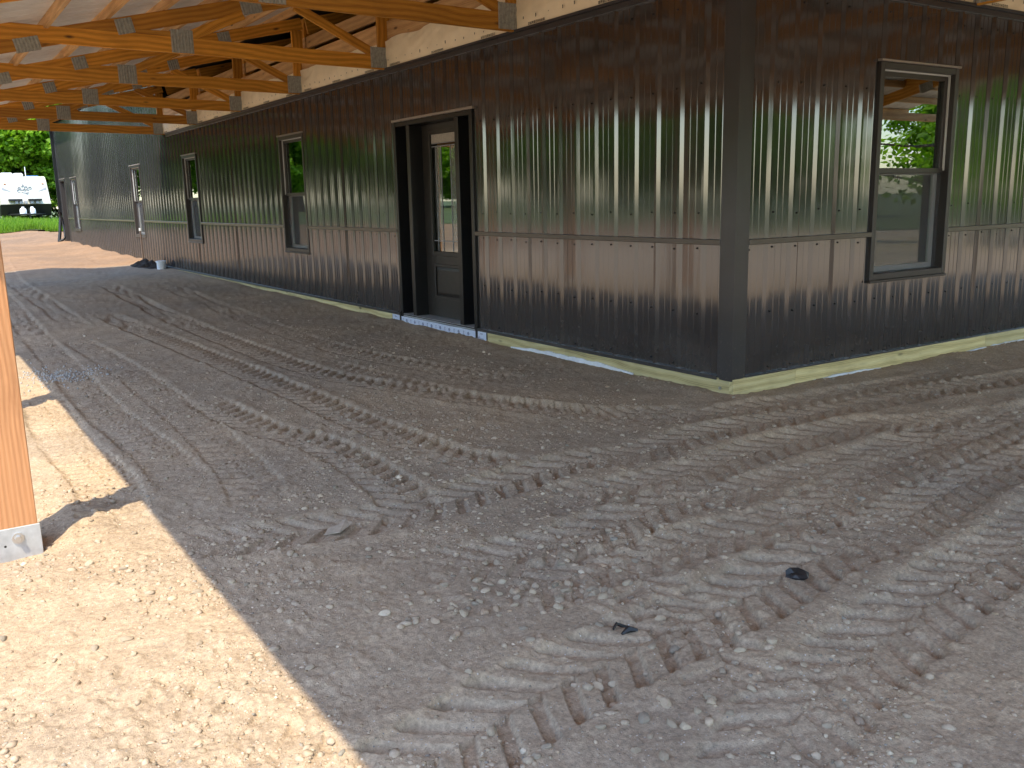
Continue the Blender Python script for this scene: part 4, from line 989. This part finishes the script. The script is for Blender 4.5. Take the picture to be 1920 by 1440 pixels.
mb.tube([(-2.785, -2.165, gz(-2.785, -2.165) + .004), (-2.755, -2.16, gz(-2.755, -2.16) + .009), (-2.73, -2.175, gz(-2.73, -2.175) + .004)], [0.004, 0.012, 0.005], 6)
tag(mb.build('plastic_scrap', 'rubber'), 'small curved scrap of black plastic pressed into the tyre marks', 'debris')
mb = MB(); zz = gz(-3.15, -0.78)
P_ = [(-3.20, -0.80, zz + .006), (-3.15, -0.84, zz + .018), (-3.09, -0.80, zz + .022), (-3.08, -0.75, zz + .036), (-3.12, -0.77, zz + .026), (-3.17, -0.765, zz + .014)]
mb.add(P_ + [(a, b, c - 0.004) for a, b, c in P_], [(0, 1, 4, 5), (1, 2, 3, 4), (11, 10, 7, 6), (10, 9, 8, 7)] + [(i, 6 + i, 6 + (i + 1) % 6, (i + 1) % 6) for i in range(6)])
tag(mb.build('cardboard_scrap', 'paper'), 'curled tan scrap lying on the dirt beside the tyre tread marks', 'debris')
# steel stake, dark soil heap and pipe stub where the porch shade ends
zz = gz(-0.35, 15.95)
st = tag(empty('steel_stake', (-0.35, 15.95, zz)), 'thin rusty stake standing in a dark soil heap under a window', 'stake')
MB().tube([(-0.35, 15.95, zz - 0.1), (-0.352, 15.955, zz + 0.70)], 0.018, 8).build('shaft', 'rust', st)
MB().tube([(-0.352, 15.955, zz + 0.70), (-0.353, 15.956, zz + 0.76)], 0.024, 8).build('cap', 'plasticwhite', st)
nn = 44; Xg, Yg = np.meshgrid(np.linspace(-1, 1, nn), np.linspace(-1, 1, nn)); rd = np.hypot(Xg, Yg)
hx, hy = -0.28 + 0.42 * Xg, 15.65 + 0.75 * Yg
hz = ground_h(hx, hy, False) - 0.03 + 0.20 * np.clip(1 - rd, 0, 1) ** 0.8 * (0.8 + 1.3 * vnoise(hx, hy, 0.22, 610) + 0.9 * vnoise(hx, hy, 0.09, 611))
hp = link('soil_heap', mesh('soil_heap', np.column_stack([hx.ravel(), hy.ravel(), hz.ravel()]), [(j * nn + i, j * nn + i + 1, (j + 1) * nn + i + 1, (j + 1) * nn + i) for j in range(nn - 1) for i in range(nn - 1)], False), 'darksoil')
tag(hp, 'low heap of dark soil against the wall around the rusty stake', 'soil heap')
zz = gz(-0.25, 14.75)
mb = MB(); mb.tube([(-0.25, 14.85, zz - 0.05), (-0.25, 14.85, zz + 0.13)], 0.085, 16); mb.tube([(-0.25, 14.85, zz + 0.13), (-0.25, 14.85, zz + 0.165)], 0.098, 16)
tag(mb.build('pipe_stub', 'plasticwhite'), 'short capped white plastic pipe stub at the wall beside the soil heap', 'pipe')
# dirt pile behind the house, glimpsed through two windows
nn = 50; Xg, Yg = np.meshgrid(np.linspace(-1, 1, nn), np.linspace(-1, 1, nn)); rd = np.hypot(Xg, Yg)
hx, hy = 13.5 + 3.6 * Xg, 7.0 + 5.0 * Yg
hz = -0.1 + 2.2 * np.clip(1 - rd, 0, 1) + 0.5 * vnoise(hx, hy, 1.0, 620) * np.clip(1 - rd, 0, 1) + 0.2 * vnoise(hx, hy, 0.3, 621) * np.clip(1.1 - rd, 0, 1)
tag(link('dirt_pile', mesh('dirt_pile', np.column_stack([hx.ravel(), hy.ravel(), hz.ravel()]), [(j * nn + i, j * nn + i + 1, (j + 1) * nn + i + 1, (j + 1) * nn + i) for j in range(nn - 1) for i in range(nn - 1)], True), 'soil'), 'sunlit dirt pile behind the house, seen through the right window', 'dirt pile')

# ---------------------------------------------------------------- camper
RVX, RVY = 1.40, 52.4; rz = float(ground_h(np.array([RVX]), np.array([RVY]), False)[0])
rv = tag(empty('camper_trailer', (RVX, RVY, rz)), 'white travel trailer parked in tall grass before the trees, propane tanks in front', 'camper trailer')
def rvp(mb, name, mat, par=None, smooth=False): return mb.build(name, mat, par or rv, smooth, Matrix.Translation((RVX, RVY, rz)))
mb = MB(); w = 1.20
pf = [(0.10, 1.00), (-0.10, 1.05), (0.12, 2.20), (0.30, 2.44), (0.55, 2.52), (7.2, 2.52), (7.4, 2.40), (7.4, 1.00)]
def slab_(mb, pf, wb, wt):
    n = len(pf); wd = lambda z: wb + (wt - wb) * (z - 1.0) / 1.5
    mb.add([(-wd(z), y, z) for y, z in pf] + [(wd(z), y, z) for y, z in pf], [tuple(range(n)), tuple(reversed(range(n, 2 * n)))] + [(i, n + i, n + (i + 1) % n, (i + 1) % n) for i in range(n)])
slab_(mb, pf, 1.22, 1.10); rvp(mb, 'body', 'rvwhite')
mb = MB(); mb.add([(-1.23, -0.08, 1.0), (1.23, -0.08, 1.0), (1.23, 0.35, 0.42), (-1.23, 0.35, 0.42), (-1.23, 7.4, 1.0), (1.23, 7.4, 1.0), (1.23, 7.4, 0.5), (-1.23, 7.4, 0.5)], [(0, 3, 2, 1), (0, 4, 7, 3), (1, 2, 6, 5), (3, 7, 6, 2), (0, 1, 5, 4), (4, 5, 6, 7)]); rvp(mb, 'lower_skirt', 'rvblack')
fy = lambda z: -0.10 + (z - 1.05) * 0.22 / 1.15 - 0.012
mb = MB(); mb.cham((-0.85, fy(1.33) - 0.45, 1.22), (-0.20, fy(1.33), 1.32), 0.01); mb.cham((0.10, fy(1.33) - 0.45, 1.22), (0.75, fy(1.33), 1.32), 0.01); rvp(mb, 'front_rack', 'rvblack')
for xx in (-0.55, -0.35, -0.1, 0.2, 0.45):
    mb = MB(); mb.cham((xx, fy(1.2) - 0.35, 1.06), (xx + 0.14, fy(1.2) - 0.05, 1.22), 0.02); rvp(mb, 'gear_box', 'rvgrey')
for xx in (-0.24, 0.20):
    mb = MB(); q = [(0.0, 0.42), (0.15, 0.44), (0.17, 0.52), (0.17, 0.72), (0.14, 0.80), (0.07, 0.84), (0.07, 0.90), (0, 0.90)]; n = 14
    vs = [(xx + r_ * math.cos(2 * math.pi * k / n), -0.55 + r_ * math.sin(2 * math.pi * k / n), z_) for r_, z_ in q for k in range(n)]
    mb.add(vs, [(i * n + k, i * n + (k + 1) % n, (i + 1) * n + (k + 1) % n, (i + 1) * n + k) for i in range(len(q) - 1) for k in range(n)]); rvp(mb, 'propane_tank', 'tank', None, True)
mb = MB(); mb.tube([(-0.9, 0.3, 0.5), (0, -1.35, 0.5)], 0.05, 6); mb.tube([(0.9, 0.3, 0.5), (0, -1.35, 0.5)], 0.05, 6); mb.tube([(0, -1.2, 0.05), (0, -1.2, 0.85)], 0.04, 8); rvp(mb, 'hitch', 'rvblack')
for a, b, c in ((-0.95, -0.35, 0.22), (-0.30, 0.15, 0.20)):
    mb = MB(); mb.cham((a, 1.2, 2.525), (b, 2.1, 2.525 + c), 0.06); rvp(mb, 'roof_unit', 'tank')
mb = MB(); mb.cham((0.35, 1.6, 2.525), (0.95, 2.3, 2.60), 0.02); rvp(mb, 'roof_vent', 'blue')
mb = MB(); mb.tube([(0.25, 1.0, 2.5), (0.25, 1.0, 3.05)], 0.02, 6); rvp(mb, 'mast', 'tank')
for xx in (-0.95, 0.88):
    mb = MB(); mb.cham((xx, fy(2.12) - 0.02, 2.09), (xx + 0.10, fy(2.12) + 0.02, 2.14), 0.004); rvp(mb, 'marker_light', 'amber')
for sg in (-1, 1):
    mb = MB(); mb.add([(sg * 1.06, fy(1.95), 1.95), (sg * 0.62, fy(1.70), 1.70), (sg * 1.08, fy(1.80), 1.82)], [(0, 1, 2)] if sg > 0 else [(2, 1, 0)]); rvp(mb, 'graphic', 'rvgrey')
mb = MB(); r_ = random.Random(4)                      # scrolled emblem on the front cap
def arc(cx, cz, rad, a0, a1, wd=0.022, sq=1.0):
    mb.tube([(cx + rad * math.cos(a0 + (a1 - a0) * i / 8), fy(cz) - 0.004, cz + sq * rad * math.sin(a0 + (a1 - a0) * i / 8)) for i in range(9)], wd, 4)
arc(-0.26, 1.76, 0.09, 0.5, 5.4); arc(-0.24, 1.88, 0.07, -0.5, 3.4); arc(-0.12, 1.84, 0.06, 2.2, 6.6); arc(0.0, 1.80, 0.05, 0, 6.0); arc(0.08, 1.92, 0.07, -1, 4); arc(0.16, 1.82, 0.06, 1, 6); arc(0.28, 1.90, 0.07, -2, 3); arc(-0.06, 1.98, 0.05, 0, 4); arc(0.05, 1.72, 0.22, 3.6, 5.6, 0.025, 0.35); arc(0.10, 1.62, 0.04, 0, 6); arc(-0.05, 2.06, 0.03, 0, 6)
rvp(mb, 'emblem', 'rvgrey')
for sg in (-1, 1):
    for yy in (4.3, 5.2):
        wh = empty('wheel', (RVX + sg * 1.1, RVY + yy, rz + 0.34), rv)
        mb = MB(); mb.tube([(RVX + sg * 1.0, RVY + yy, rz + 0.34), (RVX + sg * 1.2, RVY + yy, rz + 0.34)], 0.34, 18); mb.build('tyre', 'tyre', wh)
        mb = MB(); mb.tube([(RVX + sg * 1.195, RVY + yy, rz + 0.34), (RVX + sg * 1.21, RVY + yy, rz + 0.34)], 0.18, 14); mb.build('rim', 'tank', wh)
for a, b in ((1.2, 2.2), (3.2, 4.2)):
    mb = MB(); mb.cham((-1.235, a, 1.55), (-1.17, b, 2.1), 0.01); rvp(mb, 'window', 'rvblack')
mb = MB(); mb.cham((-1.235, 2.5, 0.75), (-1.17, 3.05, 2.3), 0.01); rvp(mb, 'side_door', 'tank')

# ---------------------------------------------------------------- grass, shrubs, trees
def blades(name, pts, hmin, hmax, seed, wid=0.02):
    r = np.random.default_rng(seed); n = len(pts); x, y = pts[:, 0], pts[:, 1]; z = ground_h(x, y, False) + 0.02
    h = r.uniform(hmin, hmax, n); a = r.uniform(0, 2 * math.pi, n); la = r.uniform(0, 2 * math.pi, n); ln = h * r.uniform(0.1, 0.5, n)
    dx, dy = np.cos(a) * wid, np.sin(a) * wid
    v = np.stack([np.stack([x - dx, y - dy, z], 1), np.stack([x + dx, y + dy, z], 1), np.stack([x + 0.4 * ln * np.cos(la) + dx * .6, y + 0.4 * ln * np.sin(la) + dy * .6, z + h * 0.6], 1), np.stack([x + ln * np.cos(la), y + ln * np.sin(la), z + h], 1)], 1).reshape(-1, 3)
    q = np.arange(n)[:, None] * 4; F = np.concatenate([q + np.array([0, 1, 2]), q + np.array([0, 2, 3])]).reshape(-1, 3)
    me = bpy.data.meshes.new(name); me.vertices.add(len(v)); me.vertices.foreach_set('co', v.ravel()); me.loops.add(F.size); me.loops.foreach_set('vertex_index', F.ravel().astype(np.int32))
    me.polygons.add(len(F)); me.polygons.foreach_set('loop_start', (np.arange(len(F)) * 3).astype(np.int32)); me.polygons.foreach_set('loop_total', np.full(len(F), 3, np.int32)); me.update()
    at = me.attributes.new('tone', 'FLOAT', 'POINT'); at.data.foreach_set('value', np.repeat(r.uniform(0, 1, n), 4))
    return link(name, me, 'grass')
cx, cy, th_, R0_ = LE
r = np.random.default_rng(33); nb = 60000
ang = r.uniform(R(72), R(112), nb); rad = np.interp(ang, th_, R0_) + r.uniform(-0.25, 1, nb) ** 1.3 * 0 + np.abs(r.normal(0, 5.5, nb)) - 0.2
pts = np.column_stack([cx + rad * np.cos(ang), cy + rad * np.sin(ang)])
far = np.clip((pts[:, 1] - 38) / 12, 0, 1)
tag(blades('grass', pts, 0.12, 0.42, 34), 'tall unmown grass between the dirt yard and the camper', 'grass', kind='stuff')

def tree_mesh(seed, H, crown_r, nleaf, leaf, crown_base=0.25, clumps=90):
    r = np.random.default_rng(seed)
    tb = MB(); tr = 0.016 * H + 0.06
    lean = r.normal(0, 0.03, 2)
    trunk = [(lean[0] * H * t + 0.05 * math.sin(5 * t + seed), lean[1] * H * t, H * t * 0.92) for t in np.linspace(0, 1, 9)]
    tb.tube([(trunk[0][0], trunk[0][1], -0.3)] + trunk, [tr * 1.5] + [tr * (1.15 - 1.05 * t) for t in np.linspace(0, 1, 9)], 8)
    tips = []
    nl = int(clumps)
    for i in range(nl):
        t = crown_base + (0.98 - crown_base) * (i + r.uniform(0, 1)) / nl; a = i * 2.39996 + r.normal(0, 0.4)
        env = math.sin(math.pi * min(1, (0.10 + 0.90 * (t - crown_base) / (1 - crown_base))) ** 0.75) ** 0.6
        ln = crown_r * env * r.uniform(0.45, 1.08); p0 = np.array(trunk[0]) * 0 + np.array([lean[0] * H * t, lean[1] * H * t, H * t * 0.9])
        d = np.array([math.cos(a), math.sin(a), r.uniform(-0.05, 0.45)]); p1 = p0 + d * ln; pm = p0 + d * ln * 0.5 + np.array([0, 0, -0.04 * ln])
        if i % 2 == 0: tb.tube([p0, pm, p1], [tr * 0.34 * (1.1 - t * 0.8), tr * 0.2 * (1.1 - t * 0.8), 0.012], 5, False)
        tips.append(p1); tips.append(p0 + d * ln * 0.62 + r.normal(0, 0.25, 3))
    tips = np.array(tips); m = nleaf
    ci = r.integers(0, len(tips), m); rad = 0.055 * H + 0.25
    off = r.normal(size=(m, 3)); off /= np.linalg.norm(off, axis=1)[:, None]; off *= (r.uniform(0, 1, (m, 1)) ** 0.45) * rad * np.array([1, 1, 0.62])
    c = tips[ci] + off
    nrm = off / rad * 0.7 + r.normal(0, 0.5, (m, 3)) + np.array([0, 0, 0.75]); nrm /= np.linalg.norm(nrm, axis=1)[:, None]
    t1 = np.cross(nrm, r.normal(size=(m, 3))); t1 /= np.linalg.norm(t1, axis=1)[:, None]; t2 = np.cross(nrm, t1)
    s = leaf * r.uniform(0.65, 1.25, (m, 1))
    v = np.stack([c - t1 * s, c - t2 * s * 0.62 + nrm * s * 0.12, c + t1 * s, c + t2 * s * 0.62 + nrm * s * 0.12], 1).reshape(-1, 3)
    q = np.arange(m)[:, None] * 4; F = np.concatenate([q + np.array([0, 1, 2]), q + np.array([0, 2, 3])]).reshape(-1, 3)
    me = bpy.data.meshes.new('crown'); me.vertices.add(len(v)); me.vertices.foreach_set('co', v.ravel()); me.loops.add(F.size); me.loops.foreach_set('vertex_index', F.ravel().astype(np.int32))
    me.polygons.add(len(F)); me.polygons.foreach_set('loop_start', (np.arange(len(F)) * 3).astype(np.int32)); me.polygons.foreach_set('loop_total', np.full(len(F), 3, np.int32)); me.update()
    at = me.attributes.new('tone', 'FLOAT', 'POINT'); ct = r.uniform(0.1, 0.9, len(tips))
    at.data.foreach_set('value', np.repeat(np.clip(ct[ci] + r.normal(0, 0.18, m), 0, 1), 4)); me.materials.append(MAT['leaf'])
    bk = mesh('trunk', tb.v, tb.f, True); bk.materials.append(MAT['bark']); return bk, me
TM = [tree_mesh(1, 13, 4.6, 26000, 0.17, 0.14, 95), tree_mesh(2, 11, 4.2, 22000, 0.16, 0.10, 85), tree_mesh(3, 15, 4.8, 28000, 0.18, 0.25, 100), tree_mesh(8, 8.5, 3.6, 6500, 0.13, 0.10, 60)]
SM = [tree_mesh(4, 3.2, 1.9, 6000, 0.11, 0.05, 40), tree_mesh(5, 2.4, 1.6, 4500, 0.10, 0.05, 36)]
def tree(name, x, y, kind, sc, rot, label, cat, group=None, src=TM):
    z = float(ground_h(np.array([x]), np.array([y]), False)[0]); e = empty(name, (x, y, z)); e.rotation_euler = (0, 0, rot); e.scale = (sc, sc, sc)
    for nm, me in zip(('trunk', 'crown'), src[kind]):
        o = bpy.data.objects.new(nm, me); COL.objects.link(o); o.parent = e
    return tag(e, label, cat, group)
# the trees in view beyond the camper
tree('maple_tree', -1.5, 60.5, 1, 0.95, 0.4, 'leafy green tree whose low boughs hang just left of the camper', 'tree')
tree('maple_tree', 2.6, 61.5, 0, 1.0, 2.1, 'bright green tree standing right behind the white camper', 'tree')
tree('maple_tree', 6.4, 59.5, 1, 1.05, 4.0, 'tree showing between the camper and the dark house corner', 'tree')
rr_ = random.Random(12)
for i in range(16): tree('wood_tree', -31 + i * 3.1 + rr_.uniform(-.8, .8), 66.5 + rr_.uniform(-1.5, 2.5), i % 3, rr_.uniform(0.9, 1.15), rr_.uniform(0, 6.28), 'shaded tree in the woods behind the camper, beyond the front row', 'tree', 'trees in the woods behind the camper')
for i in range(7): tree('shrub', -3 + i * 1.9 + rr_.uniform(-.5, .5), 58.5 + rr_.uniform(-.8, .8) + (1.5 if -1 < i * 1.9 - 3 < 4 else 0), i % 2, rr_.uniform(0.8, 1.2), rr_.uniform(0, 6.28), 'low leafy shrub at the edge of the woods beside the camper', 'shrub', 'shrubs along the wood edge', SM)
# woods along the open side of the yard, mirrored in the steel and the window glass
for i in range(18):
    y_ = -6 + i * 5.2; tree('yard_tree', -37 - 3 * rr_.random() - (3 if i % 2 else 0), y_ + rr_.uniform(-1, 1), i % 3, rr_.uniform(0.55, 0.75), rr_.uniform(0, 6.28), 'green tree across the yard, showing only as a reflection in the house', 'tree', 'trees across the yard')
for i in range(19):
    tree('yard_tree', -46 - 3 * rr_.random(), -14 + i * 5.6 + rr_.uniform(-1, 1), (i + 1) % 3, rr_.uniform(0.68, 0.8), rr_.uniform(0, 6.28), 'green tree across the yard, showing only as a reflection in the house', 'tree', 'trees across the yard')
for (x_, y_, k_, s_) in ((17.4, -8.0, 3, 1.0), (34, -26.8, 1, 0.66), (36, -20.2, 2, 0.62), (30, -29, 1, 0.62), (24, -27, 0, 0.6), (38, -34, 2, 0.6), (44, -19.5, 0, 0.6), (50, -18, 1, 0.7), (40, -13, 2, 0.6), (58, -22, 0, 0.7), (19, -28, 1, 0.6), (52, -47, 0, 0.8), (15, -33, 2, 0.55), (13, -24, 0, 0.9), (52, -16, 2, 0.9), (22, -40, 0, 0.9), (60, -60, 2, 1.0), (6, -56, 1, 0.9), (-18, -62, 0, 1.0), (-40, -50, 2, 1.0), (-55, -30, 1, 1.0)):
    tree('yard_tree', x_, y_, k_, s_, rr_.uniform(0, 6.28), 'green tree across the yard, showing only as a reflection in the house', 'tree', 'trees across the yard')
